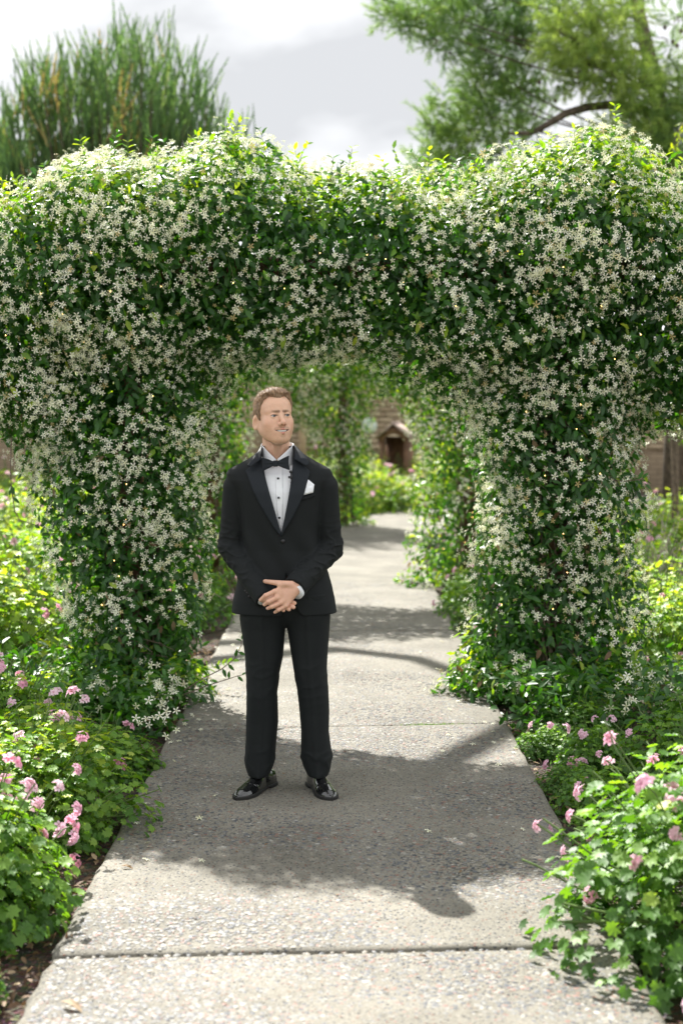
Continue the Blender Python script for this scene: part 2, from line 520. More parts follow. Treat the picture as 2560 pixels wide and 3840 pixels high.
# ------------------------------------------------------------------ block wall of the building behind
def block_mat():
    m, N, L, out = new_mat('slump_block')
    p = N.new('ShaderNodeBsdfPrincipled'); p.inputs['Roughness'].default_value = .9
    oi = N.new('ShaderNodeObjectInfo')
    r = ramp(N, [(0, (.33, .25, .16)), (.5, (.42, .325, .215)), (1, (.50, .40, .27))])
    L.new(oi.outputs['Random'], r.inputs[0])
    t = N.new('ShaderNodeTexCoord'); nz = N.new('ShaderNodeTexNoise'); nz.inputs['Scale'].default_value = 25; nz.inputs['Detail'].default_value = 6
    L.new(t.outputs['Object'], nz.inputs['Vector'])
    bp = N.new('ShaderNodeBump'); bp.inputs['Strength'].default_value = .5; bp.inputs['Distance'].default_value = .01
    L.new(nz.outputs['Fac'], bp.inputs['Height']); L.new(bp.outputs[0], p.inputs['Normal'])
    L.new(r.outputs[0], p.inputs['Base Color']); L.new(p.outputs[0], out.inputs[0])
    return m
def brick_mat():
    m, N, L, out = new_mat('block_courses')
    p = N.new('ShaderNodeBsdfPrincipled'); p.inputs['Roughness'].default_value = .9
    t = N.new('ShaderNodeTexCoord'); mp_ = N.new('ShaderNodeMapping'); mp_.inputs['Rotation'].default_value = (R(90), 0, 0)
    b = N.new('ShaderNodeTexBrick'); b.inputs['Scale'].default_value = 1.0
    b.inputs['Brick Width'].default_value, b.inputs['Row Height'].default_value, b.inputs['Mortar Size'].default_value = .32, .115, .008
    b.inputs['Color1'].default_value, b.inputs['Color2'].default_value, b.inputs['Mortar'].default_value = (.37, .285, .185, 1), (.46, .355, .24, 1), (.24, .19, .13, 1)
    L.new(t.outputs['Object'], mp_.inputs[0]); L.new(mp_.outputs[0], b.inputs['Vector'])
    L.new(b.outputs['Color'], p.inputs['Base Color']); L.new(p.outputs[0], out.inputs[0])
    return m
MAT['block'], MAT['courses'] = block_mat(), brick_mat()
YW = 31.0
wall = tag(empty('block_wall', (0, YW, 0)), 'tan block wall of the building behind the garden arches', 'building')
mb = MB()
mb.box((0, YW + .18, 1.35), (14, .15, 1.45))
obj('wall_core', mb.mesh('wall_core'), MAT['courses'], wall)
mb = MB(); mb.box((0, YW + .1, 2.86), (14.2, .42, .06)); mb.box((0, YW + .2, 3.0), (14.2, .6, .08))
obj('eave', mb.mesh('eave'), MAT['wood'], wall)
bm_ = MB(); bm_.box((0, 0, 0), (.154, .06, .0525))
bme = bm_.mesh('block')
for x0, x1 in ((-1.6, 2.4), (5.7, 7.8)):
    for r_ in range(15):
        z = .95 + r_ * .115
        n = int((x1 - x0) / .32)
        for c_ in range(n):
            x = x0 + (c_ + (.5 if r_ % 2 else 0)) * .32 + .16
            o = obj('block', bme, MAT['block'], wall, False)
            o.matrix_basis = Matrix.Translation((x, random.uniform(-.008, .006), z))
o = tag(empty('porch_post', (-.80, 29.2, 0)), 'pale tan porch post before the block wall', 'post')
mb = MB(); mb.box((-.80, 29.2, 1.3), (.075, .075, 1.3)); obj('shaft', mb.mesh('shaft'), simple_mat('tan_paint', (.50, .37, .23), .7, noise=.15), o)
mb = MB(); mb.box((-.80, 29.2, 2.68), (.13, .13, .08)); mb.box((-.95, 29.2, 2.35), (.06, .06, .42)); obj('bracket', mb.mesh('bracket'), MAT['wood'], o)
o = tag(empty('wooden_stake', (-.50, 28.6, 0)), 'short dark brown wooden post standing by the block wall', 'post')
mb = MB(); mb.box((-.50, 28.6, .62), (.065, .065, .62)); obj('shaft', mb.mesh('shaft'), MAT['wood'], o)
mb = MB(); mb.box((-.50, 28.6, 1.25), (.08, .08, .02)); obj('cap', mb.mesh('cap'), MAT['wood'], o)

# ------------------------------------------------------------------ gabled wooden shelter
kx, ky = 1.02, 26.6
kio = tag(empty('wooden_shelter', (kx, ky, 0), R(-14)), 'small brown wooden shelter with gabled roof and arched opening', 'shelter')
def kpart(nm, mb_, mat):
    return obj(nm, mb_.mesh(nm), mat, kio, False)
HW, HD = .28, .25
for s in (-1, 1):
    mb = MB(); mb.box((s * (HW - .045), -HD + .02, .62), (.045, .02, .62)); kpart('front_post', mb, MAT['wood'])
    mb = MB(); mb.box((s * (HW - .012), .0, .62), (.012, HD - .045, .62)); kpart('side_panel', mb, MAT['wood'])
mb = MB(); mb.box((0, HD - .015, .62), (HW - .03, .012, .62)); kpart('back_panel', mb, MAT['wood'])
# gable board with a pointed arch cut out of it
zE, zA = 1.24, 1.47
outer = [(-HW, zE - .10), (-HW, zE), (0, zA), (HW, zE), (HW, zE - .10)]
inner = [(-.19, zE - .10), (-.16, zE + .0), (0, zE + .075), (.16, zE + .0), (.19, zE - .10)]
Vg = [(x, y, z) for y in (-HD - .006, -HD + .014) for x, z in outer + inner]
Qg = []
for j in range(4):
    Qg += [[j, j + 1, 5 + j + 1, 5 + j], [10 + j, 15 + j, 15 + j + 1, 10 + j + 1], [j, 10 + j, 11 + j, j + 1], [5 + j, 6 + j, 16 + j, 15 + j]]
mb = MB(); mb.add(Vg, None, Qg); kpart('gable_board', mb, MAT['wood'])
roofm = simple_mat('weathered_shingle', (.33, .25, .21), .85, noise=.3, nscale=12, bump=.4)
sl_ = math.atan2(zA - zE, HW)
for s in (-1, 1):
    mb = MB()
    M = np.array([[math.cos(sl_), 0, s * math.sin(sl_)], [0, 1, 0], [-s * math.sin(sl_), 0, math.cos(sl_)]])
    ll = math.hypot(HW, zA - zE) / 2 + .05
    c = np.array([s * (HW / 2 + .018), 0, (zE + zA) / 2 + .012])
    mb.box(c, (ll, HD + .07, .014), M=M)
    kpart('roof_panel', mb, roofm)

disc = tag(empty('garden_ornament', (.55, 28.2, 0)), 'round pale blue grey ornament on a stake left of the shelter', 'ornament')
mb = MB(); mb.tube([(.55, 28.2, 0), (.55, 28.2, 1.3)], .015, 6); obj('stake', mb.mesh('stake'), MAT['twig'], disc)
an = np.linspace(0, 2 * math.pi, 24, endpoint=False)
prof = [(.0, -.03), (.06, -.035), (.10, -.02), (.15, -.012), (.155, 0), (.15, .012), (.0, .02)]
Vd = np.concatenate([np.stack([.55 + r_ * np.cos(an), 28.2 + 0 * an + d_, 1.43 + r_ * np.sin(an)], -1) for r_, d_ in prof])
Qd = [[i * 24 + j, i * 24 + (j + 1) % 24, (i + 1) * 24 + (j + 1) % 24, (i + 1) * 24 + j] for i in range(len(prof) - 1) for j in range(24)]
mb = MB(); mb.add(Vd, None, Qd); obj('dish', mb.mesh('dish', True), simple_mat('pale_glaze', (.50, .56, .58), .4, noise=.2, nscale=8), disc)
# ================================================================== jasmine arches
JLEAF = (np.array([[0, 0, 0], [.34, .20, .05], [.34, -.20, .05], [.40, 0, 0], [.72, .15, .02], [.72, -.15, .02], [1, 0, -.09]]),
         np.array([[0, 3, 1], [0, 2, 3], [3, 4, 1], [3, 2, 5], [3, 6, 4], [3, 5, 6]]), np.full(7, .5))
def jasmine_flower():
    V, F, T = [[0, 0, -.03]], [], [0.0]
    for k in range(5):
        a = k * 2 * math.pi / 5
        c, s = math.cos(a), math.sin(a)
        pts = [(.12, -.045, .02), (.12, .05, .02), (.36, -.07, .05), (.38, .11, .03), (.52, -.03, .0), (.49, .12, -.02)]
        b = len(V)
        for u, v, z in pts:
            V.append([u * c - v * s, u * s + v * c, z]); T.append(min(1, u * 2.2))
        F += [[0, b, b + 1], [b, b + 2, b + 1], [b + 1, b + 2, b + 3], [b + 2, b + 4, b + 3], [b + 3, b + 4, b + 5]]
    return np.array(V), np.array(F), np.array(T)
JFLOWER = jasmine_flower()

def arch_sdf(p, full, seed):
    x, y, z = p[..., 0], p[..., 1], p[..., 2]
    d = rbox(p, (0, 0, 2.535), (1.75, .50, .515), .36)
    d = smin(d, ell(p, (-1.18, 0, 2.56), (.90, .60, .58)), .2)
    d = smin(d, ell(p, (1.28, 0, 2.57), (.90, .62, .59)), .2)
    d = smin(d, ell(p, (-1.95, .05, 2.12), (.62, .52, .64)), .2)
    d = smin(d, ell(p, (1.98, .05, 2.18), (.60, .52, .58)), .2)
    for s, xo in ((-1, -1.24), (1, 1.25)):
        ww = (.37 if s < 0 else .44) * full
        xx = xo + (-.12 if (s > 0 and full < 1) else 0)
        r = ww * np.interp(z, [0, .25, .5, 1.0, 1.6, 2.3], [1.40, 1.02, 1.0, 1.08, 1.14, 1.15])
        pl = np.sqrt((x - xx) ** 2 + ((y - .1) * 1.05) ** 2) - r
        pl = np.maximum(pl, np.maximum(-z + .02, z - 2.4))
        d = smin(d, pl, .26)
    return d + .075 * wob(p, seed, 4.2) + .03 * wob(p, seed + 1, 11)

def shell(f, lo, hi, n, dmin, dmax, g):
    out = []
    tot = 0
    while tot < n:
        p = lo + (hi - lo) * g.random((n * 3, 3))
        d = f(p)
        p = p[(d > dmin) & (d < dmax)]
        out.append(p); tot += len(p)
    return np.concatenate(out)[:n]

def build_arch(cx, cy, rz, seed, nleaf, nflow, label, singles, full=1.0, fresh_lit=0.0):
    g = np.random.default_rng(seed)
    root = empty('jasmine_arch', (cx, cy, 0), rz)
    tag(root, label, 'arch')
    ca, sa = math.cos(rz), math.sin(rz)
    Rm = np.array([[ca, -sa, 0], [sa, ca, 0], [0, 0, 1]])
    f = lambda p: arch_sdf(p, full, 11)
    lo, hi = np.array([-2.8, -.95, .02]), np.array([2.8, .95, 3.5])
    toW = lambda p: p @ Rm.T + np.array([cx, cy, 0])
    # --- leaves: shell + darker interior
    p1 = shell(f, lo, hi, int(nleaf * .72), -.16, .03, g)
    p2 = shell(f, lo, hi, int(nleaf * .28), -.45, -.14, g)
    n1_ = grad(f, p1)
    nn = norm(n1_ * 1.0 + g.normal(size=p1.shape) * .55 + np.array([0, 0, .35]))
    r1 = frames(nn, g, .7)
    s1 = g.uniform(.045, .082, len(p1))
    v1 = g.uniform(.05, .62, len(p1)) + fresh_lit  # raised leaf colour on the two farther arches stands in for sunlight
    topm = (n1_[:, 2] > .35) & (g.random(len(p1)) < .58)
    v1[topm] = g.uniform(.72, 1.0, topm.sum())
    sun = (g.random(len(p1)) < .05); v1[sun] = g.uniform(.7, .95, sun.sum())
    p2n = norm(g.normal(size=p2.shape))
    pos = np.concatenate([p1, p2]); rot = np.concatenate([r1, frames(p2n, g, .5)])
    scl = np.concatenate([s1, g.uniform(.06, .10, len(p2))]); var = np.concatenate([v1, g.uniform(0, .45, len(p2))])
    nrm = np.concatenate([n1_, p2n])
    # --- shoots standing or hanging out of the mass
    stems = MB()
    sp, sr, ss, sv = [], [], [], []
    q = shell(f, lo, hi, 1400, -.03, .01, g)
    qn = grad(f, q)
    pick = np.concatenate([np.where(qn[:, 2] > .45)[0][:170], np.where(np.abs(qn[:, 2]) < .4)[0][:70], np.where(qn[:, 2] < -.4)[0][:45]])
    for i in pick:
        up = qn[i, 2] > .5
        d0 = norm(qn[i] * .7 + g.normal(size=3) * .35 + np.array([0, 0, .7 if up else -.35]))
        L_ = g.uniform(.05, .20) * (1 if up else .9)
        k = int(4 + L_ * 22)
        pts = [q[i] - d0 * .06]
        d = d0.copy()
        for _ in range(k):
            d = norm(d + g.normal(size=3) * .13 + np.array([0, 0, -.02 if up else -.06]))
            pts.append(pts[-1] + d * (L_ + .06) / k)
        pts = np.array(pts)
        stems.tube(toW(pts), np.linspace(.0028, .0014, len(pts)), 4)
        fresh_lit = up and g.random() < .75
        for j in range(2, len(pts)):
            t = norm(pts[j] - pts[j - 1])
            side = norm(np.cross(t, g.normal(size=3)))
            for sgn in (-1, 1):
                ld = norm(side * sgn + t * .8)
                ln_ = norm(np.cross(ld, np.cross(t, ld)) + np.array([0, 0, .3]))
                tt = norm(ld - ln_ * (ld @ ln_))
                sp.append(pts[j]); sr.append(np.stack([tt, np.cross(ln_, tt), ln_], -1))
                ss.append(g.uniform(.035, .068)); sv.append(g.uniform(.78, 1.0) if fresh_lit else g.uniform(.1, .6))
    pos = np.concatenate([pos, sp]); rot = np.concatenate([rot, sr]); scl = np.concatenate([scl, ss]); var = np.concatenate([var, sv])
    nrm = np.concatenate([nrm, np.zeros((len(sp), 3))])
    W_ = toW(pos); WR = np.einsum('ij,njk->nik', Rm, rot)
    chosen = np.zeros(len(pos), bool)
    if singles:
        fr = nrm @ np.array([0, -1, 0])
        ok = np.where((fr > .45) & (np.abs(pos[:, 0]) < 1.95) & (f(pos) > -.03) & (scl > .066))[0]
        ch = g.choice(ok, 300, replace=False)
        chosen[ch] = True
        lm = [mesh_from('leaf', JLEAF[0] + g.normal(size=JLEAF[0].shape) * .012, JLEAF[1], {'tint': JLEAF[2], 'var': np.full(7, v)}) for v in (.15, .35, .5, .85)]
        for i in ch:
            o = obj('leaf', lm[int(g.integers(4))], MAT['jleaf'], root, False)
            o.matrix_basis = M4(rot[i], scl[i], pos[i])
    k = ~chosen
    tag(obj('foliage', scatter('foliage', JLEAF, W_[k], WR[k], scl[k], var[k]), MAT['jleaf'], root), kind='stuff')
    # --- flowers in loose clusters
    nc = int(nflow / 6.2)
    c = shell(f, lo, hi, int(nc * 1.9), -.015, .05, g)
    cn = grad(f, c)
    dens = .55 + .28 * wob(c, 31, 5.0) + .13 * (c[:, 2] - 1.7) + .02 * cn[:, 2] - .35 * (cn[:, 1] > .5)
    dens = dens + np.where(c[:, 2] < .45, -.8, 0)
    sel = np.argsort(-(dens + g.normal(size=len(c)) * .5))[:nc]
    c, cn = c[sel], cn[sel]
    fp, fn, fv = [], [], []
    for i in range(len(c)):
        m = int(g.integers(3, 11))
        off = g.normal(size=(m, 3)) * np.array([.055, .055, .045])
        off = off - np.outer(off @ cn[i], cn[i]) * .75
        fp.append(c[i] + off + cn[i] * g.uniform(-.005, .035, (m, 1)))
        fn.append(norm(cn[i] * .9 + g.normal(size=(m, 3)) * .5 + off * 6 + np.array([0, 0, .15])))
        base = g.uniform(.35, .9)
        v = np.clip(base + g.normal(size=m) * .12, .1, 1)
        v[g.random(m) < .05] = .02
        fv.append(v)
    fp, fn, fv = np.concatenate(fp), np.concatenate(fn), np.concatenate(fv)
    fr_ = frames(fn, g)
    fs = .025 + .018 * g.random(len(fp)) ** 1.2
    chosen = np.zeros(len(fp), bool)
    if singles:
        ok = np.where((fn[:, 1] < -.55) & (np.abs(fp[:, 0]) < 1.95) & (fs > .037))[0]
        ch = g.choice(ok, 300, replace=False)
        chosen[ch] = True
        fm = [mesh_from('flower', JFLOWER[0] + g.normal(size=JFLOWER[0].shape) * .012, JFLOWER[1], {'tint': JFLOWER[2], 'var': np.full(len(JFLOWER[2]), v)}) for v in (.3, .5, .7, .9)]
        for i in ch:
            o = obj('flower', fm[int(g.integers(4))], MAT['jflower'], root, False)
            o.matrix_basis = M4(fr_[i], fs[i], fp[i])
    k = ~chosen
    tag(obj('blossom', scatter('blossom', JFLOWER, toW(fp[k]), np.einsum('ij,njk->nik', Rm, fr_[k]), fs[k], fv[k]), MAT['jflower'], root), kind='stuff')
    # flower stalks / thin stems
    for i in range(0, len(c), 2):
        a = c[i] - cn[i] * .10; b = c[i] + cn[i] * .02
        stems.tube(toW(np.array([a, (a + b) / 2 + g.normal(size=3) * .01, b])), .0016, 3, cap=False)
    tag(obj('shoot_stems', stems.mesh('shoot_stems'), MAT['stem'], root), kind='stuff')
    # --- wooden frame
    for s in (-1.25, 1.25):
        mb = MB(); mb.box(toW(np.array([[s, .1, 1.25]]))[0], (.06, .06, 1.3), rz); obj('post', mb.mesh('post'), MAT['wood'], root)
    for yy in (-.12, .32):
        mb = MB(); mb.box(toW(np.array([[0, yy, 2.5]]))[0], (1.7, .025, .06), rz); obj('beam', mb.mesh('beam'), MAT['wood'], root)
    # --- woody vine stems climbing each post
    for s in (-1.25, 1.25):
        for j in range(26 if singles else 12):
            a0 = g.uniform(0, 6.28); tw = g.uniform(-1.4, 1.4); top = g.uniform(.6, 2.0)
            zs = np.linspace(-.06, top, 14)
            rr = np.interp(zs, [-.06, .2, 2], [.24, .13, .11]) * g.uniform(.75, 1.35) + .012 * g.normal(size=14).cumsum() * .35
            aa = a0 + tw * zs
            pts = np.stack([s + rr * np.cos(aa), .1 + rr * np.sin(aa), zs], -1)
            mb = MB(); mb.tube(toW(pts), np.linspace(g.uniform(.006, .016), .004, 14), 5)
            obj('vine_stem', mb.mesh('vine_stem', True), MAT['twig'], root)
        tw_ = MB()
        for j in range(120 if singles else 60):
            p0 = np.array([s, .1, 0]) + np.array([g.normal() * .17, g.normal() * .17, g.uniform(.05, 1.5)])
            d = norm(g.normal(size=3) + np.array([0, 0, .5])) * g.uniform(.1, .3)
            tw_.tube(toW(np.array([p0, p0 + d * .5 + g.normal(size=3) * .02, p0 + d])), .002, 3, cap=False)
        tag(obj('twigs', tw_.mesh('twigs'), MAT['twig'], root), kind='stuff')
    # withered leaves caught on the stems
    dp = shell(f, lo, np.array([2.8, .95, 1.9]), 260, -.10, .0, g)
    tag(obj('withered_leaves', scatter('withered_leaves', JLEAF, toW(dp), np.einsum('ij,njk->nik', Rm, frames(norm(grad(f, dp) + g.normal(size=dp.shape) * .5), g, 1.5)), g.uniform(.05, .08, len(dp)), g.random(len(dp))), MAT['dead_leaf'], root), kind='stuff')
    return root, f, toW, g

def lamp_mat():
    m, N, L, out = new_mat('warm_bulb')
    e = N.new('ShaderNodeEmission'); e.inputs['Color'].default_value = (1, .60, .18, 1); e.inputs['Strength'].default_value = 4
    L.new(e.outputs[0], out.inputs[0])
    return m
MAT['bulb'] = lamp_mat()
MAT['cable'] = simple_mat('green_cable', (.03, .05, .03), .5)
BUL = MB(); BUL.tube([(0, 0, -.007), (0, 0, -.004), (0, 0, .003), (0, 0, .007)], [.002, .005, .005, .001], 8)
bulb_me = BUL.mesh('bulb', True)
bulb_me.materials.append(MAT['bulb'])
def string_light(f, toW, pts2d, n, label, seed, off=.012):
    """cable wound through the front of the foliage along a list of (x, z) points"""
    g = np.random.default_rng(seed)
    pts2d = np.asarray(pts2d, float)
    t = np.linspace(0, len(pts2d) - 1, n)
    x = np.interp(t, range(len(pts2d)), pts2d[:, 0]) + g.normal(size=n) * .10
    z = np.interp(t, range(len(pts2d)), pts2d[:, 1]) + g.normal(size=n) * .10
    pts = []
    for a, b in zip(x, z):
        ys = np.linspace(-1.1, .6, 90)
        pp_ = np.stack([np.full(90, a), ys, np.full(90, b)], -1)
        d = f(pp_)
        k = np.where(d < off)[0]
        if len(k): pts.append([a, ys[k[0]], b])
    pts = toW(np.array(pts))
    root = tag(empty('string_light', pts[0]), label, 'string light')
    mb = MB(); mb.tube(pts + np.array([0, .03, 0]), .0022, 4); obj('cable', mb.mesh('cable'), MAT['cable'], root)
    for p in pts:
        o = obj('bulb', bulb_me, None, root, False)
        o.matrix_basis = Matrix.Translation(Vector(p) - root.location) @ Matrix.Rotation(g.uniform(0, 3), 4, 'X') @ Matrix.Scale(.48, 4)

A1 = build_arch(0.02, 8.25, 0, 101, 62000, 20500, 'jasmine arch thick with white blossom, directly behind the man in the tuxedo', True)
string_light(A1[1], A1[2], [(-1.2, .5), (-1.35, 1.0), (-1.0, 1.6), (-1.8, 2.0), (-1.4, 2.4), (-.6, 2.3), (0, 2.55), (.6, 2.35), (1.2, 2.5), (1.7, 2.2), (1.1, 1.7), (1.4, 1.2), (1.1, .6)], 48, 'string of tiny warm bulbs wound through the blossoming arch behind the man', 5)
A2 = build_arch(0.0, 13.7, 0, 202, 26000, 9000, 'jasmine arch standing over the path between two other arches, with bare trunk on the right', False, .88, .26)
string_light(A2[1], A2[2], [(1.3, .4), (1.1, .8), (1.35, 1.2), (1.15, 1.6), (1.3, 2.0)], 22, 'string of tiny warm bulbs on the bare trunk of the middle arch', 6, .05)
A3 = build_arch(1.22, 21.0, R(-14), 303, 24000, 8500, 'farthest jasmine arch where the path bends, before the block wall', False, 1.0, .26)
# ================================================================== geranium beds
def geranium_leaf():
    n = 15
    V, T = [[0, 0, 0]], [.5]
    for k in range(n):
        a = math.pi * (-.92 + 1.84 * k / (n - 1))
        r = .5 * (1.0 if k % 2 == 0 else .70) * (1 + .12 * math.cos(a))
        V.append([.08 + r * math.cos(a), r * math.sin(a), .10 * (1 if k % 2 else -.25) + .12 * r]); T.append(.5)
    F = [[0, k, k + 1] for k in range(1, n)]
    return np.array(V), np.array(F), np.array(T)
GLEAF = geranium_leaf()
def flower_head(seed):
    g = np.random.default_rng(seed)
    V, F, T = [], [], []
    nf = int(g.integers(5, 9))
    for k in range(nf):
        th = g.uniform(0, 6.28); ph = g.uniform(.15, 1.25)
        n = np.array([math.sin(ph) * math.cos(th), math.sin(ph) * math.sin(th), math.cos(ph)])
        fr = frames(n[None], g)[0]
        c = n * g.uniform(.75, 1.05)
        for j in range(5):
            a = j * 1.2566 + g.normal() * .12
            ln_ = .62 if j in (0, 1) else .52
            w = .24 if j in (0, 1) else .2
            loc = np.array([[0.02, 0, -.05], [ln_ * .45, -w * .8, .06], [ln_ * .45, w * .8, .06], [ln_ * .9, -w * .7, .04], [ln_ * .9, w * .7, .04], [ln_, 0, .02]])
            ca, sa = math.cos(a), math.sin(a)
            loc = loc @ np.array([[ca, sa, 0], [-sa, ca, 0], [0, 0, 1]])
            b = len(V)
            V += list(c + loc @ fr.T); T += [0, .45, .45, 1, 1, 1]
            F += [[b, b + 1, b + 2], [b + 1, b + 3, b + 2], [b + 2, b + 3, b + 4], [b + 3, b + 5, b + 4]]
    return np.array(V), np.array(F), np.array(T)
HEADS = []
for k in range(5):
    v, f, t = flower_head(900 + k)
    HEADS.append((v, f, t))
HEAD_ME = [mesh_from('flower_head', v, f, {'tint': t, 'var': np.full(len(v), q)}) for (v, f, t), q in zip(HEADS, (.2, .45, .6, .8, .95))]
for m in HEAD_ME: m.materials.append(MAT['gflower'])

def bush_shape(seed, nleaf, h=.5, leaf=(.04, .065), low=False, bright=0.0):
    """unit bush: radius 0.5, height h; returns leaf transforms, head spots, stem mesh"""
    g = np.random.default_rng(seed)
    lob = [(g.normal() * .16, g.normal() * .16, g.uniform(.24, .36), h * g.uniform(.7, 1.0)) for _ in range(7)] + [(0, 0, .38, h * .9)]
    P_, N_ = [], []
    per = int(nleaf / len(lob)) + 1
    for cx, cy, r, hh in lob:
        u = norm(g.normal(size=(per, 3)))
        u[:, 2] = np.abs(u[:, 2]) * 1.0 - .12
        rad = g.uniform(.55, 1.04, (per, 1)) ** .6
        p = u * rad * np.array([r, r, hh]) + np.array([cx, cy, .02])
        p[:, 2] = np.maximum(p[:, 2], .015 + .05 * g.random(per))
        P_.append(p); N_.append(norm(u * np.array([1, 1, r / hh])))
    p, n = np.concatenate(P_)[:nleaf], np.concatenate(N_)[:nleaf]
    nn = norm(n * .8 + g.normal(size=p.shape) * .38 + np.array([0, 0, .75]))
    rot = frames(nn, g, .25, t0=n)
    s = g.uniform(leaf[0], leaf[1], len(p))
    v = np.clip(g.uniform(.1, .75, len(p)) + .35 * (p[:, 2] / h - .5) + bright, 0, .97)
    heads = []
    for _ in range(90):
        cx, cy, r, hh = lob[int(g.integers(len(lob)))]
        u = norm(g.normal(size=3)); u[2] = abs(u[2]) * .9 + .12; u = norm(u)
        heads.append((u * np.array([r, r, hh]) * 1.06 + np.array([cx, cy, .04]), u))
    st = MB()
    for k in range(34):
        e = p[int(g.integers(len(p)))]
        b = np.array([e[0] * .25, e[1] * .25, -.04])
        m = (b + e) / 2 + g.normal(size=3) * .04
        st.tube(np.array([b, m, e]), [.006, .0045, .0025], 4, cap=False)
    for hp, u in heads:
        st.tube(np.array([hp * np.array([.45, .45, .35]), hp * .8 - np.array([0, 0, .02]), hp - u * .02, hp + u * .012]), .0022, 4, cap=False)
    return p, rot, s, v, heads, st

def place_bush(shape, loc, sc, rz, label, group, nh, head=.026, singles=0, name='geranium_bush', cat='bush', dry=0):
    p, rot, s, v, heads, st = shape['raw']
    root = empty(name, loc, rz, sc)
    tag(root, label, cat, group)
    g = random.Random(int(abs(loc[0] * 991 + loc[1] * 7919) * 10))
    if singles:
        # leaves on the camera side, each its own piece
        cy_, sy_ = math.cos(rz), math.sin(rz)
        wy = p[:, 0] * sy_ + p[:, 1] * cy_
        score = -wy + p[:, 2] * .8 + RNG.random(len(p)) * .25
        ch = np.argsort(-score)[:singles]
        mk = np.zeros(len(p), bool); mk[ch] = True
        lm = [mesh_from('leaf', GLEAF[0] + RNG.normal(size=GLEAF[0].shape) * .02, GLEAF[1], {'tint': GLEAF[2], 'var': np.full(len(GLEAF[2]), q)}) for q in (.3, .5, .7, .9)]
        for i in ch:
            o = obj('leaf', lm[g.randrange(4)], MAT['gleaf'], root, False)
            o.matrix_basis = M4(rot[i], s[i], p[i])
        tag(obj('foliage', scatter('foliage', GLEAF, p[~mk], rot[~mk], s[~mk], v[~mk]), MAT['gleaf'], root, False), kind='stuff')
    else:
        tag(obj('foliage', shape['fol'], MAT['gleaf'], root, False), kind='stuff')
    tag(obj('stems', shape['st'], MAT['stem'], root, False), kind='stuff')
    for hp, u in g.sample(heads, min(nh, len(heads))):
        o = obj('flower_head', HEAD_ME[g.randrange(5)], None, root, False)
        q = Vector(u).to_track_quat('Z', 'Y').to_matrix().to_4x4()
        o.matrix_basis = Matrix.Translation(Vector(hp)) @ q @ Matrix.Scale(head * g.uniform(.75, 1.2) / sc, 4)
    return root

def mk(seed, n, **k):
    raw = bush_shape(seed, n, **k)
    p, rot, s, v, heads, st = raw
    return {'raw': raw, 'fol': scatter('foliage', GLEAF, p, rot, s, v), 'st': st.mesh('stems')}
NEAR = [mk(41, 3600, h=.54, leaf=(.024, .046), bright=.1), mk(42, 3300, h=.52, leaf=(.026, .050), bright=.1)]
MID = [mk(51, 1700, h=.5, leaf=(.035, .065)), mk(52, 1700, h=.55, leaf=(.035, .065)), mk(53, 1500, h=.45, leaf=(.035, .065))]
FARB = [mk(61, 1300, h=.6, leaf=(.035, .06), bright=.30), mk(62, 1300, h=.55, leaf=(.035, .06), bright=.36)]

g_ = random.Random(3)
def rr(): return g_.uniform(0, 6.28)
ORD = ['first', 'second', 'third', 'fourth', 'fifth', 'sixth', 'seventh', 'eighth', 'ninth', 'tenth', 'eleventh', 'twelfth', 'thirteenth', 'fourteenth', 'fifteenth']
# --- right foreground
place_bush(NEAR[0], (1.42, 4.52, -.05), 1.52, 1.1, 'large pink geranium bush spilling over the right path edge, sunlit, before the arch', None, 62, .034, 280)
place_bush(NEAR[1], (1.30, 3.72, -.05), .85, 2.2, 'low pink geranium clump on the right path edge, in front of the large spilling bush', None, 24, .034, 150)
place_bush(NEAR[1], (1.80, 5.25, -.05), 1.3, .4, 'tall pink geranium bush behind the large spilling bush, right of the path', None, 26, .032, 0)
# --- left foreground
place_bush(NEAR[1], (-1.40, 4.85, -.05), 1.2, .3, 'pink geranium bush nearest the path joint on the left edge, branches bare below', None, 40, .034, 280)
place_bush(NEAR[0], (-1.34, 5.70, -.05), 1.08, 3.9, 'pink geranium bush on the left path edge, half in the arch shadow', None, 26, .032, 150)
place_bush(MID[2], (-1.18, 4.05, -.05), .46, 1.3, 'tiny geranium clump at the left path edge beside bare mulch', None, 0)
for i, (x, y, s, n, lab) in enumerate([(-1.85, 5.4, 1.15, 18, 'pink geranium bush away from the path, behind the bush nearest the left path joint'), (-1.95, 6.3, 1.15, 16, 'pink geranium bush away from the path, left of the one half in the arch shadow'),
                                  (-1.45, 6.55, .9, 12, 'geranium bush between the path edge bushes and the left arch pillar'), (-1.14, 6.72, .56, 9, 'small geranium bush with a pink cluster leaning over the left path edge by the shoes'),
                                  (-2.25, 7.1, 1.25, 14, 'broad sunlit geranium bush left of the left arch pillar'), (-1.80, 7.35, .95, 10, 'geranium bush growing against the foot of the left arch pillar')]):
    place_bush(MID[i % 3], (x, y, -.05), s, rr(), lab, None, n, .03)
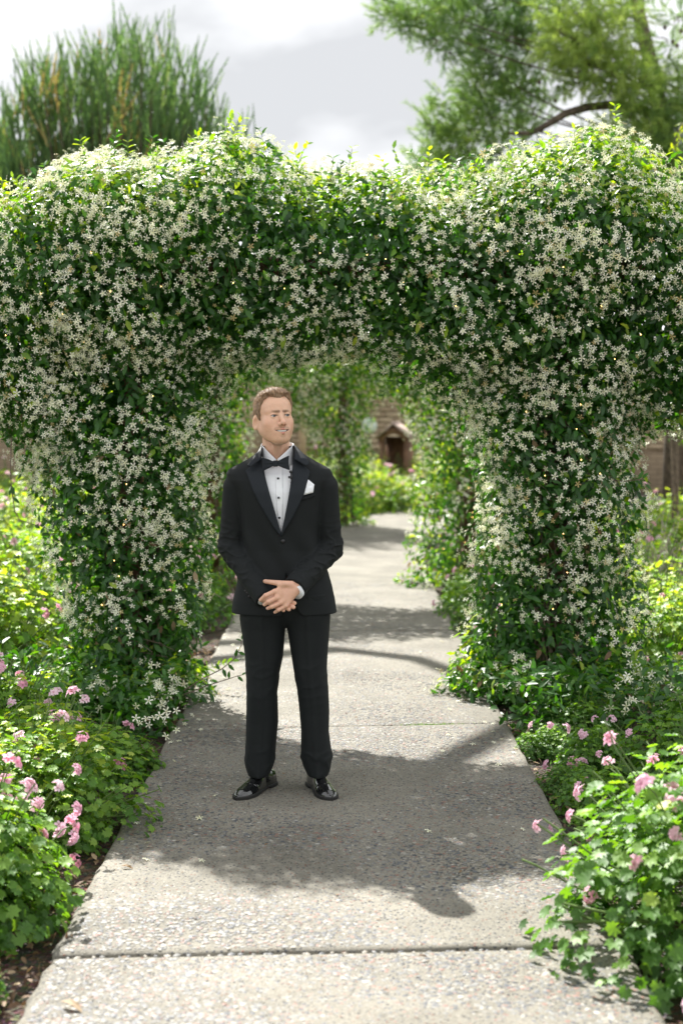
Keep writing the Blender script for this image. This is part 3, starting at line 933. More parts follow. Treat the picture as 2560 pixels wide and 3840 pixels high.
for i, (x, y, s, n, lab) in enumerate([(1.16, 6.0, .50, 5, 'small shaded geranium bush on the right path edge just behind the large spilling bush'), (1.24, 6.75, .58, 6, 'shaded geranium bush on the right path edge midway between spilling bush and right pillar'),
                                  (1.68, 6.3, .85, 6, 'shaded geranium bush away from the path behind the tall right bush'), (1.95, 7.2, .9, 5, 'shaded geranium bush under dark jasmine leaves right of the right pillar'),
                                  (1.25, 7.45, .55, 4, 'small geranium bush on the right path edge at the foot of the right pillar'), (1.10, 5.45, .46, 4, 'small geranium bush peeping out behind the large spilling bush at the path edge'), (1.06, 6.38, .34, 3, 'tiny geranium tuft on the right path edge between two shaded bushes'), (1.06, 7.1, .36, 3, 'tiny geranium tuft on the right path edge just before the right pillar'), (2.35, 6.6, .95, 5, 'dark geranium bush beside the tall right bush, away from the path')]):
    place_bush(MID[(i + 1) % 3], (x, y, -.05), s, rr(), lab, None, n, .026)
# --- along the path under and beyond the arch
for i, (x, y, s, n) in enumerate([(1.16, 8.4, .50, 6), (1.2, 9.2, .66, 8), (1.17, 10.1, .66, 9), (1.24, 11.0, .74, 11), (1.26, 12.0, .80, 11), (1.25, 13.0, .76, 10), (1.3, 14.2, .82, 11), (1.4, 15.4, .82, 9), (1.5, 16.6, .87, 9)]):
    place_bush(MID[i % 3], (x, y, -.05), s, rr(), ORD[i] + ' pink geranium bush along the right path edge, counted from the front arch', 'geraniums edging the right side beyond the arch', n, .03)
for i, (x, y, s, n) in enumerate([(-1.50, 10.2, .95, 12), (-1.36, 11.3, .9, 14), (-1.30, 12.5, .88, 13), (-1.3, 14.4, .85, 10), (-1.2, 15.8, .88, 9), (-1.15, 17.4, .92, 9), (-.95, 19.0, .92, 9)]):
    place_bush(MID[(i + 2) % 3], (x, y, -.05), s, rr(), ORD[i] + ' pink geranium bush along the left path edge, counted from the front arch', 'geraniums edging the left side beyond the arch', n, .034)
# --- sunlit bed far left
k = 0
for ri, y in enumerate((9.0, 10.2, 11.5, 12.9, 14.5, 16.2, 18.2, 20.5)):
    for ci_, x in enumerate(np.arange(-1.95 - .05 * y, -.30 * y - 1.0, -.9)):
        s = g_.uniform(1.25, 1.55) + .055 * (y - 9)
        place_bush(FARB[k % 2], (x + g_.uniform(-.2, .2), y + g_.uniform(-.3, .3), -.05), s, rr(), 'sunlit geranium bush, wide left bed, %s row beyond the arch, %s from path' % (ORD[ri], ORD[ci_]), 'sunlit geraniums in the wide left bed', 14, .036)
        k += 1
# --- sunlit bed far right
for ri, y in enumerate((9.4, 10.6, 12.0, 13.6, 15.4, 17.8)):
    for ci_, x in enumerate(np.arange(2.0 + .02 * y, .27 * y + .8, .9)):
        s = g_.uniform(1.1, 1.4) + .03 * (y - 9)
        place_bush(FARB[k % 2], (x + g_.uniform(-.2, .2), y + g_.uniform(-.3, .3), -.05), s, rr(), 'sunlit geranium bush, wide right bed, %s row beyond the arch, %s from path' % (ORD[ri], ORD[ci_]), 'sunlit geraniums in the wide right bed', 10, .036)
        k += 1
# --- bed inside the bend of the path, before the wall
for i in range(13):
    x = -.75 + i * .36 + g_.uniform(-.1, .1); y = 23.2 + max(0, x) * 1.35 + g_.uniform(-.1, .3)
    place_bush(FARB[i % 2], (x - .15, y + .35, -.05), g_.uniform(1.15, 1.45), rr(), ORD[i] + ' sunlit geranium bush along the bend of the path, counted from the farthest arch', 'geraniums in the bend of the path', 14, .046)
for i, (x, y, s, lab) in enumerate([(.35, 25.8, 1.8, 'tall leafy geranium bush left of the wooden shelter, nearest it'), (.74, 25.7, 1.5, 'leafy geranium bush standing in front of the shelter opening'), (1.65, 26.4, 1.7, 'leafy geranium bush right of the wooden shelter, nearest it'),
                                (2.2, 26.8, 1.9, 'second leafy geranium bush right of the wooden shelter'), (-.3, 25.6, 1.8, 'second leafy geranium bush left of the wooden shelter'), (-.9, 24.6, 1.7, 'leafy geranium bush at the left foot of the farthest arch'),
                                (2.9, 27.4, 1.8, 'third leafy geranium bush right of the wooden shelter'), (.1, 27.3, 2.0, 'tall geranium bush between the block wall and the round ornament'), (1.6, 28.2, 2.0, 'tall geranium bush between the block wall and the shelter')]):
    place_bush(FARB[i % 2], (x, y, -.05), s, rr(), lab, 'tall geraniums around the shelter', 10, .046)

# --- low jasmine runners and dark leaves at the pillar feet
def ground_cover(name, label, cxs, n, seed, mat='jleaf', tm=JLEAF, sz=(.05, .085), vr=(.05, .6), zmax=.22):
    g = np.random.default_rng(seed)
    c = np.array(cxs)[g.integers(len(cxs), size=n)]
    p = np.stack([c[:, 0] + g.normal(size=n) * c[:, 2], c[:, 1] + g.normal(size=n) * c[:, 2], -.03 + zmax * g.random(n) ** 1.3], -1)
    keep = (p[:, 0] < ledge(p[:, 1]) + .04 + g.normal(size=n) * .04) | (p[:, 0] > redge(p[:, 1]) - .04 + g.normal(size=n) * .04)
    p = p[keep]
    nn = norm(g.normal(size=p.shape) * .55 + np.array([0, -.1, 1]))
    o = obj(name, scatter(name, tm, p, frames(nn, g), g.uniform(*sz, len(p)), g.uniform(*vr, len(p))), MAT[mat])
    return tag(o, label, 'ground cover', None, 'stuff')
ground_cover('jasmine_ground_cover', 'dark glossy jasmine runners around the feet of the front arch pillars',
             [(-1.2, 8.1, .28), (-1.1, 7.6, .2), (-1.6, 7.9, .3), (1.3, 8.0, .3), (1.7, 7.7, .35), (2.2, 7.8, .35), (1.15, 7.6, .15), (-2.1, 8.2, .3), (1.1, 8.8, .15), (2.6, 8.2, .3)], 5200, 71, zmax=.34)
ground_cover('leaf_litter', 'brown fallen leaves lying on the mulch beside the path',
             [(-1.05, 4.2, .18), (-1.0, 7.8, .2), (-1.05, 9.2, .2), (1.05, 5.6, .15), (1.1, 6.4, .2), (1.15, 7.4, .2), (-1.0, 10, .2), (-1.05, 5.2, .2), (1.6, 6.8, .3)], 1700, 72, 'dead_leaf', JLEAF, (.025, .05), (0, 1), .015)
# flowers of the runners
g = np.random.default_rng(77)
c = np.array([(-.98, 7.55), (-.93, 7.1), (-.96, 7.9), (1.0, 8.4), (1.02, 8.0), (1.05, 8.9), (1.5, 7.5), (1.9, 7.6), (-1.3, 7.7), (1.7, 7.9)])
ci = c[g.integers(len(c), size=210)]
p = np.stack([ci[:, 0] + g.normal(size=210) * .06, ci[:, 1] + g.normal(size=210) * .1, g.uniform(.06, .30, 210)], -1)
tag(obj('jasmine_blossom', scatter('jasmine_blossom', JFLOWER, p, frames(norm(g.normal(size=p.shape) * .5 + np.array([0, -.8, .5])), g), g.uniform(.036, .05, 210), g.uniform(.4, 1, 210)), MAT['jflower']),
    'white star blossoms on the runners along the path edge under the front arch', 'flowers', None, 'stuff')

# --- twiggy dry shrub in the right bed
sh = tag(empty('twiggy_shrub', (2.75, 12.6, 0)), 'grey twiggy half bare shrub in the sunlit bed right of the arch', 'shrub')
mb = MB(); g = np.random.default_rng(81)
lp, lr = [], []
for k in range(150):
    a = g.uniform(0, 6.28); e = g.uniform(.25, 1.25)
    d = np.array([math.cos(a) * math.cos(e), math.sin(a) * math.cos(e), math.sin(e)])
    L_ = g.uniform(.5, 1.0)
    pts = [np.array([2.75, 12.6, 0]) + g.normal(size=3) * np.array([.12, .12, 0])]
    for j in range(6):
        d = norm(d + g.normal(size=3) * .2); pts.append(pts[-1] + d * L_ / 6)
    mb.tube(np.array(pts), np.linspace(.008, .0025, 7), 4, cap=False)
    for j in range(3, 7):
        if g.random() < .55: lp.append(pts[j])
obj('twigs', mb.mesh('twigs'), simple_mat('grey_twig', (.34, .29, .25), .9, noise=.3), sh)
lp = np.array(lp)
tag(obj('foliage', scatter('foliage', GLEAF, lp, frames(norm(g.normal(size=lp.shape) + np.array([0, 0, 1])), g), g.uniform(.04, .06, len(lp)), g.uniform(.6, .95, len(lp))), MAT['gleaf'], sh), kind='stuff')

# --- jasmine runner reaching over the path beside the man
def sprig(name, label, pts, leaves, seed, flowers=0, fresh_lit=.3):
    g = np.random.default_rng(seed)
    pts = np.asarray(pts, float)
    root = tag(empty(name, pts[0]), label, 'vine')
    mb = MB(); mb.tube(pts, np.linspace(.0035, .0018, len(pts)), 5); obj('stem', mb.mesh('stem'), MAT['twig'], root)
    lm = mesh_from('leaf', JLEAF[0], JLEAF[1], {'tint': JLEAF[2], 'var': np.full(7, fresh_lit)})
    for (t, ln_, dx, dz) in leaves:
        i = min(int(t * (len(pts) - 1)), len(pts) - 2)
        q = pts[i] + (pts[i + 1] - pts[i]) * (t * (len(pts) - 1) - i)
        d = norm(np.array([dx, g.normal() * .3, dz]))
        n = norm(np.array([g.normal() * .4, -1, .4 + g.normal() * .4])); n = norm(n - d * (n @ d))
        o = obj('leaf', lm, MAT['jleaf'], root, False)
        o.matrix_basis = M4(np.stack([d, np.cross(n, d), n], -1), ln_, q - pts[0])
    for k in range(flowers):
        q = pts[-1] + g.normal(size=3) * .025
        o = obj('flower', SPRIG_FL, MAT['jflower'], root, False)
        o.matrix_basis = M4(frames(norm(g.normal(size=3) * .6 + np.array([0, -1, .3]))[None], g)[0], .042, q - pts[0])
SPRIG_FL = mesh_from('flower', JFLOWER[0], JFLOWER[1], {'tint': JFLOWER[2], 'var': np.full(len(JFLOWER[2]), .7)})
Ys = 7.6
sprig('jasmine_runner', 'thin jasmine runner with a few dark leaves arching over the path beside the trouser leg',
      [P(690, 2590, Ys), P(760, 2545, Ys), P(830, 2510, Ys), P(880, 2470, Ys - .05), P(905, 2420, Ys - .05), P(906, 2400, Ys - .05)],
      [(.38, .045, -.4, .8), (.42, .055, .35, -.9), (.5, .05, .5, -.5), (.62, .05, .2, .9), (.7, .045, .8, -.3), (.97, .035, -.9, .3), (1, .03, .2, 1)], 91, 2)
sprig('jasmine_runner', 'second thin jasmine runner lying low over the path edge beside the first',
      [P(690, 2605, Ys), P(780, 2570, Ys), P(850, 2548, Ys), P(890, 2535, Ys), P(905, 2532, Ys)],
      [(.3, .04, -.5, -.5), (.55, .05, .1, 1), (.75, .045, .7, -.6), (1, .035, .7, .4)], 92)
Yr = 8.0
sprig('jasmine_tendril', 'jasmine tendril with big dark leaves reaching right from the right pillar at waist height',
      [P(2290, 1800, Yr), P(2340, 1805, Yr), P(2380, 1800, Yr - .05), P(2410, 1795, Yr - .05)],
      [(.1, .08, -.1, 1), (.3, .085, -.1, -1), (.35, .07, .5, -1), (.62, .055, .9, -.3), (.8, .06, .5, 1), (.85, .06, .4, -1), (.95, .05, .8, .9), (.5, .05, .8, .2)], 93)
sprig('jasmine_tendril', 'small jasmine tendril with four leaves on the right pillar above the twiggy shrub',
      [P(2320, 1975, Yr), P(2345, 1955, Yr), P(2362, 1935, Yr), P(2375, 1925, Yr)],
      [(.7, .06, -.4, 1), (.9, .06, .2, 1), (1, .055, 1, -.4), (.6, .045, .8, -.3)], 94)
sprig('jasmine_tendril', 'long bare jasmine tendril hanging in a loop under the left overhang of the arch',
      [P(45, 1640, Yr), P(40, 1760, Yr), P(45, 1840, Yr), P(58, 1920, Yr), P(75, 1950, Yr), P(120, 1965, Yr), P(160, 1975, Yr), P(180, 1985, Yr)],
      [(.25, .06, .3, -1), (.27, .05, -.3, -1), (.33, .055, .6, -.6), (.85, .05, .5, .5), (.9, .045, -.4, -.8), (1, .04, .8, -.3)], 95)

# --- fallen leaves on the paving
for nm, (px, py), s, rz, v in (('large pale curled leaf lying on the front slab at the left', (270, 3785), .085, -.55, .95), ('brown fallen leaf lying at the edge of the arch shadow on the left', (478, 3262), .05, -.2, .6),
                               ('small dry leaf lying on the slab joint', (1585, 3601), .035, .1, .25)):
    q = G(px, py)
    me = mesh_from('fallen_leaf', JLEAF[0] * np.array([1, .8, 2.2]) + np.array([-.5, 0, 0]), JLEAF[1], {'tint': JLEAF[2], 'var': np.full(7, v)})
    o = obj('fallen_leaf', me, MAT['dead_leaf']); o.matrix_basis = M4(np.eye(3), s, q + np.array([0, 0, .014])) @ Matrix.Rotation(rz, 4, 'Z')
    tag(o, nm, 'leaf')
g = np.random.default_rng(97)
n = 260
yy = 3.9 + 9 * g.random(n) ** 1.4
p = np.stack([ledge(yy) + (redge(yy) - ledge(yy)) * g.random(n), yy, np.full(n, .008)], -1)
tag(obj('leaf_crumbs', scatter('leaf_crumbs', JLEAF, p, frames(norm(g.normal(size=p.shape) * .15 + np.array([0, 0, 1])), g), g.uniform(.008, .022, n), g.random(n) * .6), MAT['dead_leaf']),
    'small reddish crumbs of dry leaves strewn over the path', 'leaf crumbs', None, 'stuff')
n = 90
yy = 5.2 + 6 * g.random(n)
xx = np.where(g.random(n) < .6, ledge(yy) + np.abs(g.normal(size=n)) * .22, redge(yy) - np.abs(g.normal(size=n)) * .22)
p = np.stack([xx, yy, np.full(n, .010)], -1)
tag(obj('fallen_blossoms', scatter('fallen_blossoms', JFLOWER, p, frames(norm(g.normal(size=p.shape) * .25 + np.array([0, 0, 1])), g), g.uniform(.02, .034, n), g.uniform(.05, .8, n)), MAT['jflower']),
    'small fallen jasmine stars lying along the path edges under the front arch', 'petals', None, 'stuff')
# moss and grass in a joint
n = 240
x = .50 + g.normal(size=n) * .09
p = np.stack([x, 7.55 + .09 * x + g.normal(size=n) * .006, np.full(n, -.005)], -1)
BL = (np.array([[0, -.06, 0], [0, .06, 0], [1, 0, 0]]), np.array([[0, 1, 2]]), np.full(3, .5))
tag(obj('joint_grass', scatter('joint_grass', BL, p, frames(g.normal(size=p.shape) * np.array([1, 1, .3]), g, -1.6), g.uniform(.010, .022, n), g.uniform(.15, .6, n)), MAT['gleaf']),
    'thin yellowish grass growing in the slab joint behind the man', 'grass', None, 'stuff')
# ================================================================== trees
def shoot_tmpl(seed, n=42, nl=.30, spread=.42):
    g = np.random.default_rng(seed)
    V, F, T = [], [], []
    for k in range(n):
        t = g.uniform(0, 1) ** .9
        a = g.uniform(0, 6.28)
        d = norm(np.array([1, math.cos(a) * spread, math.sin(a) * spread]) + g.normal(size=3) * .1)
        b = np.array([t * .85, 0, 0])
        s = norm(np.cross(d, g.normal(size=3))) * .011
        L_ = nl * g.uniform(.7, 1.1) * (1 - .35 * t)
        i = len(V)
        V += [b - s, b + s, b + d * L_]; T += [t, t, t]
        F.append([i, i + 1, i + 2])
    i = len(V)                                     # the twig itself
    for t, r_ in ((0, .02), (.9, .008)):
        for q in range(3):
            V.append([t, r_ * math.cos(q * 2.094), r_ * math.sin(q * 2.094)]); T.append(0)
    for q in range(3):
        q2 = (q + 1) % 3
        F += [[i + q, i + q2, i + 3 + q2], [i + q, i + 3 + q2, i + 3 + q]]
    return np.array(V), np.array(F), np.array(T)
SHOOT = shoot_tmpl(1, 46, .15, .30)
TUFT = shoot_tmpl(2, 46, .42, .85)
def xframes(d, g):
    d = norm(d)
    r = g.normal(size=d.shape)
    n = norm(r - d * np.sum(r * d, -1, keepdims=True))
    return np.stack([d, np.cross(n, d), n], -1)
def bez(a, b, c, n=10):
    t = np.linspace(0, 1, n)[:, None]
    return (1 - t) ** 2 * a + 2 * t * (1 - t) * b + t ** 2 * c

# --- left: pine with upright candle-like shoots
g = np.random.default_rng(400)
base = np.array([-3.9, 25.2, -.05])
lt = tag(empty('pine_tree', base), 'pine tree with many upright candle-like shoots behind the left of the arch', 'tree')
mb = MB(); mb.tube([base, base + (0.05, 0, 1.2), base + (-.05, .05, 2.6), base + (.05, 0, 4.2)], [.20, .17, .14, .09], 9)
obj('trunk', mb.mesh('trunk', True), MAT['bark'], lt)
TX = [-200, 0, 60, 125, 160, 210, 250, 300, 340, 400, 440, 480, 530, 570, 625, 660, 700, 740, 775, 810, 850, 905]
TY = [560, 455, 330, 150, 215, 215, 190, 160, 190, 200, 110, 120, 75, 105, 85, 180, 200, 290, 320, 420, 480, 455]
pos, dr, sc_, vr = [], [], [], []
lim = MB()
for k in range(250):
    px = g.uniform(-190, 850) if k > 21 else TX[k]
    if k > 21 and px > 790 and g.random() < .5: continue
    ty = np.interp(px, TX, TY)
    py = ty + 75 + (0 if k <= 21 else g.uniform(0, 1) ** 1.0 * (720 - ty))
    tip = P(px, py, 25.2 + g.uniform(-1.5, 1.5))
    st = base + np.array([g.normal() * .1, g.normal() * .1, min(g.uniform(1.2, 4.0), tip[2] - .6)])
    ctrl = np.array([tip[0] * .85 + st[0] * .15, tip[1] * .85 + st[1] * .15, st[2] + .25 * (tip[2] - st[2])])
    b = bez(st, ctrl, tip, 12)
    lim.tube(b, np.linspace(.035, .007, 12), 5, cap=False)
    brown = g.random() < .08
    n = 34 if py > 300 else 24
    for j in range(n):
        t = 1 - .55 * g.random() ** 1.4
        i = t * 11; i0 = min(int(i), 10)
        q = b[i0] + (b[i0 + 1] - b[i0]) * (i - i0)
        wid = .10 + .45 * (1 - t)
        q = q + g.normal(size=3) * np.array([wid, wid, .06])
        pos.append(q); dr.append(norm(np.array([g.normal() * .27 + (q[0] - base[0]) * .08, g.normal() * .16, 1])))
        sc_.append(g.uniform(.40, .95) * (1.0 if t > .8 else .85))
        vr.append(np.clip(g.uniform(.92, 1.0) if (brown and g.random() < .5) else g.uniform(.05, .8), 0, 1))
pos, dr = np.array(pos), np.array(dr)
tag(obj('limbs', lim.mesh('limbs', True), MAT['bark'], lt), kind='stuff')
tag(obj('crown', scatter('crown', SHOOT, pos, xframes(dr, g), np.array(sc_), np.array(vr)), MAT['needle'], lt), kind='stuff')

# --- right: big soft-needled pine
g = np.random.default_rng(500)
def PP(x, y, Y): return P(x, y, Y)
tb = np.array([4.72, 20, -.05])
rt = tag(empty('pine_tree', tb), 'big soft needled pine with dark trunk and a bare curved limb, right of the arch', 'tree')
tr = np.array([tb, PP(2545, 1500, 20), PP(2540, 850, 20), PP(2520, 680, 20), PP(2492, 520, 20), PP(2455, 330, 20), PP(2425, 190, 20), PP(2395, 60, 20), PP(2360, -120, 20), PP(2320, -420, 20)])
mb = MB(); mb.tube(tr, [.22, .19, .155, .145, .13, .115, .10, .09, .08, .05], 10); obj('trunk', mb.mesh('trunk', True), MAT['bark'], rt)
mb = MB(); mb.tube([PP(2480, 450, 20), PP(2400, 405, 19.7), PP(2300, 392, 19.5), PP(2200, 402, 19.3), PP(2120, 425, 19.2), PP(2060, 462, 19.2), PP(1990, 500, 19.3), PP(1900, 500, 19.5)],
                   [.075, .068, .06, .055, .05, .045, .035, .02], 8)
obj('limb', mb.mesh('limb', True), MAT['bark'], rt)
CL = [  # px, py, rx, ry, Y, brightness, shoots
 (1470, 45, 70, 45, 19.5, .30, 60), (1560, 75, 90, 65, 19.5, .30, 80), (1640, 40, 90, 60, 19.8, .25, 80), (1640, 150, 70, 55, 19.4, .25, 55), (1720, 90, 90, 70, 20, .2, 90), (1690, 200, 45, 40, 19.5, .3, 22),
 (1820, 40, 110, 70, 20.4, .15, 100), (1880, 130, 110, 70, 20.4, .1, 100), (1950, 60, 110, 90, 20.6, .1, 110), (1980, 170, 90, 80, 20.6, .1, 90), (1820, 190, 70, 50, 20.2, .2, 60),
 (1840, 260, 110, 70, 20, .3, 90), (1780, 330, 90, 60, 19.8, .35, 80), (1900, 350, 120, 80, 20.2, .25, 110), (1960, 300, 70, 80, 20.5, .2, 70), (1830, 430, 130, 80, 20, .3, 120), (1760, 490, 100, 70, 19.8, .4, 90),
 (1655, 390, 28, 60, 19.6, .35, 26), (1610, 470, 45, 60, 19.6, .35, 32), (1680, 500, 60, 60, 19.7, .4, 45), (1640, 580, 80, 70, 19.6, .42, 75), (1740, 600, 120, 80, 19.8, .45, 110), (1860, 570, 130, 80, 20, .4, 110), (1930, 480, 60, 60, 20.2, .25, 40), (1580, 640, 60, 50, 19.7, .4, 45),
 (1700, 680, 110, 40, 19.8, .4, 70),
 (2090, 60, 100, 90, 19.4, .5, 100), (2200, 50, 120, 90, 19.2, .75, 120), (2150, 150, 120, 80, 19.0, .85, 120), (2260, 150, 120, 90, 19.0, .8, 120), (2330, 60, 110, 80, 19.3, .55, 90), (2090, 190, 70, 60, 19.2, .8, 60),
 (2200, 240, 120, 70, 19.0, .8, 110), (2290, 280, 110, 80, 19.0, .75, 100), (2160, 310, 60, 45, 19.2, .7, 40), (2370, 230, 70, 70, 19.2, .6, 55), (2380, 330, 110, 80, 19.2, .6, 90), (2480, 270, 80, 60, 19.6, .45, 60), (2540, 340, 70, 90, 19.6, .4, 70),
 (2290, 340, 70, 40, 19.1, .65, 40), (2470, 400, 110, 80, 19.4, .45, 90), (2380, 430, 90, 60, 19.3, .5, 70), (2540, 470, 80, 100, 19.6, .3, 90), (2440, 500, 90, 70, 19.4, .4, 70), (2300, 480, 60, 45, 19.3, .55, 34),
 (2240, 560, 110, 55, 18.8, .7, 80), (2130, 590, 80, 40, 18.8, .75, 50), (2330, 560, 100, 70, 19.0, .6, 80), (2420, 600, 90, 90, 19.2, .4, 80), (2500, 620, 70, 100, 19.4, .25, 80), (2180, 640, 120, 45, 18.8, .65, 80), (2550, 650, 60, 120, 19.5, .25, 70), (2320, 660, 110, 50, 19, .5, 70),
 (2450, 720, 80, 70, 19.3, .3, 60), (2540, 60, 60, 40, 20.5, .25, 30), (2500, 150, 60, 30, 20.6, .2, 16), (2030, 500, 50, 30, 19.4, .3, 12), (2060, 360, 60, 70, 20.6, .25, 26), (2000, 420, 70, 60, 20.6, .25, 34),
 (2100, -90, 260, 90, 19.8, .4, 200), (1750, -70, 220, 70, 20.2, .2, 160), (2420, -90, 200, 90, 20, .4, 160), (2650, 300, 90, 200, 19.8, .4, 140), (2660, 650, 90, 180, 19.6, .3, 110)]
pos, dr, sc_, vr = [], [], [], []
lim = MB()
for (x, y, rx, ry, Y, br, n) in CL:
    c = P(x, y, Y); px = Y / FPX
    ti = int(np.clip(np.argmin(np.abs(tr[:, 2] - (c[2] - .6))), 2, 9))
    b = bez(tr[ti], (tr[ti] + c) / 2 + np.array([0, 0, -.35]), c, 10)
    if n > 75: lim.tube(b, np.linspace(.022, .006, 10), 5, cap=False)
    m = int(n * 1.15)
    u = norm(g.normal(size=(m, 3))) * (g.random((m, 1)) ** .45)
    q = c + u * np.array([rx * px, rx * px * 1.2, ry * px])
    pos.append(q)
    dr.append(norm(u * .8 + g.normal(size=(m, 3)) * .5 + np.array([-.15, -.1, .25 if br < .45 else -.12])))
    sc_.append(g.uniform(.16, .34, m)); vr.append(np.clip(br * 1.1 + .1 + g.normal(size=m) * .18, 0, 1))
    for j in range(0, m, 9):
        lim.tube(np.array([c, (c + q[j]) / 2 + g.normal(size=3) * .03, q[j]]), [.009, .007, .004], 4, cap=False)
pos, dr, sc_, vr = map(np.concatenate, (pos, dr, sc_, vr))
tag(obj('branches', lim.mesh('branches', True), MAT['bark'], rt), kind='stuff')
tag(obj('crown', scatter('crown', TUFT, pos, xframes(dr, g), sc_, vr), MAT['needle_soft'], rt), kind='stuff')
# cones on the thin twigs at the right
cm = MB(); cm.tube([(0, 0, 0), (0, 0, .02), (0, 0, .05), (0, 0, .085)], [.008, .03, .026, .004], 7)
cone = cm.mesh('cone', True); cone.materials.append(MAT['bark'])
for x, y in ((2490, 95), (2520, 150), (2505, 205), (2550, 110), (2080, 370), (2090, 320), (2020, 300), (2535, 165)):
    o = obj('cone', cone, None, rt, False); o.matrix_basis = Matrix.Translation(Vector(P(x, y, 19.8)) - rt.location) @ Matrix.Rotation(2.6, 4, 'X')

# --- tall tree outside the left of the frame whose limbs reach over the path
tt = tag(empty('tall_tree', (-6.6, 14.6, -.05)), 'tall bare limbed tree beyond the left bed reaching high over the path', 'tree')
mb = MB(); mb.tube([(-6.6, 14.6, -.05), (-6.5, 14.7, 3), (-6.3, 14.8, 6), (-6.2, 14.9, 8.5), (-6.0, 15, 11)], [.26, .22, .18, .14, .06], 10); obj('trunk', mb.mesh('trunk', True), MAT['bark'], tt)
for L_ in ([(-6.3, 14.8, 6.2), (-4.6, 13.0, 7.4), (-3.4, 12.7, 7.9), (-2.72, 13.7, 8), (-2.11, 14.85, 8), (-1.85, 15.5, 8.05)],
           [(-6.2, 14.9, 7.5), (-4.6, 16.4, 7.9), (-3.1, 17.3, 8), (-2.56, 16.9, 8), (-2.18, 16.0, 8), (-2.0, 15.4, 8)],
           [(-6.2, 14.9, 7.0), (-4.8, 17.3, 7.8), (-3.6, 17.6, 8), (-2.76, 18.3, 8), (-2.23, 19.1, 8), (-1.9, 19.8, 8.1)]):
    mb = MB(); mb.tube(np.array(L_), [.13, .11, .10, .095, .085, .07], 8); obj('limb', mb.mesh('limb', True), MAT['bark'], tt)

# --- drooping yellow-green branch at the right edge
dt = tag(empty('pepper_tree', (3.75, 12.5, -.05)), 'tree with drooping yellow green sprays hanging at the right edge before the pine', 'tree')
mb = MB(); mb.tube([(3.75, 12.5, -.05), (3.7, 12.5, 2), (3.6, 12.4, 3.6), (3.35, 12.2, 4.3)], [.09, .08, .06, .03], 8); obj('trunk', mb.mesh('trunk', True), MAT['bark'], dt)
g = np.random.default_rng(600)
mb = MB(); lp, ld = [], []
for k in range(16):
    a = P(g.uniform(2545, 2660), g.uniform(420, 640), 12.2 + g.uniform(-.2, .2))
    b = a + np.array([g.uniform(-.12, .05), g.normal() * .1, -g.uniform(.1, .35)])
    s = bez(np.array([3.5, 12.35, 4.0]), (a + b) / 2 + np.array([.05, 0, .35]), b, 9)
    mb.tube(s, np.linspace(.008, .002, 9), 4, cap=False)
    for j in range(4, 9):
        for q in range(5):
            lp.append(s[j] + g.normal(size=3) * .012); ld.append(norm(np.array([g.normal() * .7, g.normal() * .5, -1])))
obj('limbs', mb.mesh('limbs'), MAT['twig'], dt)
lp, ld = np.array(lp), np.array(ld)
tag(obj('crown', scatter('crown', (JLEAF[0] * np.array([1, .6, 1]), JLEAF[1], JLEAF[2]), lp, xframes(ld, g), g.uniform(.05, .08, len(lp)), g.uniform(.8, 1, len(lp))), MAT['jleaf'], dt), kind='stuff')

# --- slender sapling beyond the right bed
sp_ = tag(empty('slender_tree', (3.95, 17.0, -.05)), 'slender twin stemmed young tree beyond the right bed', 'tree')
g = np.random.default_rng(610)
for dx in (0, .07):
    mb = MB(); mb.tube([(3.95 + dx, 17, -.05), (3.97 + dx * .6, 17, .8), (3.93 + dx, 17.02, 1.5), (3.96 + dx * 1.5, 17, 2.4)], [.022, .02, .016, .01], 7); obj('trunk', mb.mesh('trunk', True), MAT['twig'], sp_)
n = 1500
u = norm(g.normal(size=(n, 3))) * g.random((n, 1)) ** .5
p = np.array([4.05, 17, 2.05]) + u * np.array([.55, .55, .75])
tag(obj('crown', scatter('crown', JLEAF, p, frames(norm(g.normal(size=p.shape)), g, .8), g.uniform(.05, .08, n), g.uniform(.3, .8, n)), MAT['gleaf'], sp_), kind='stuff')
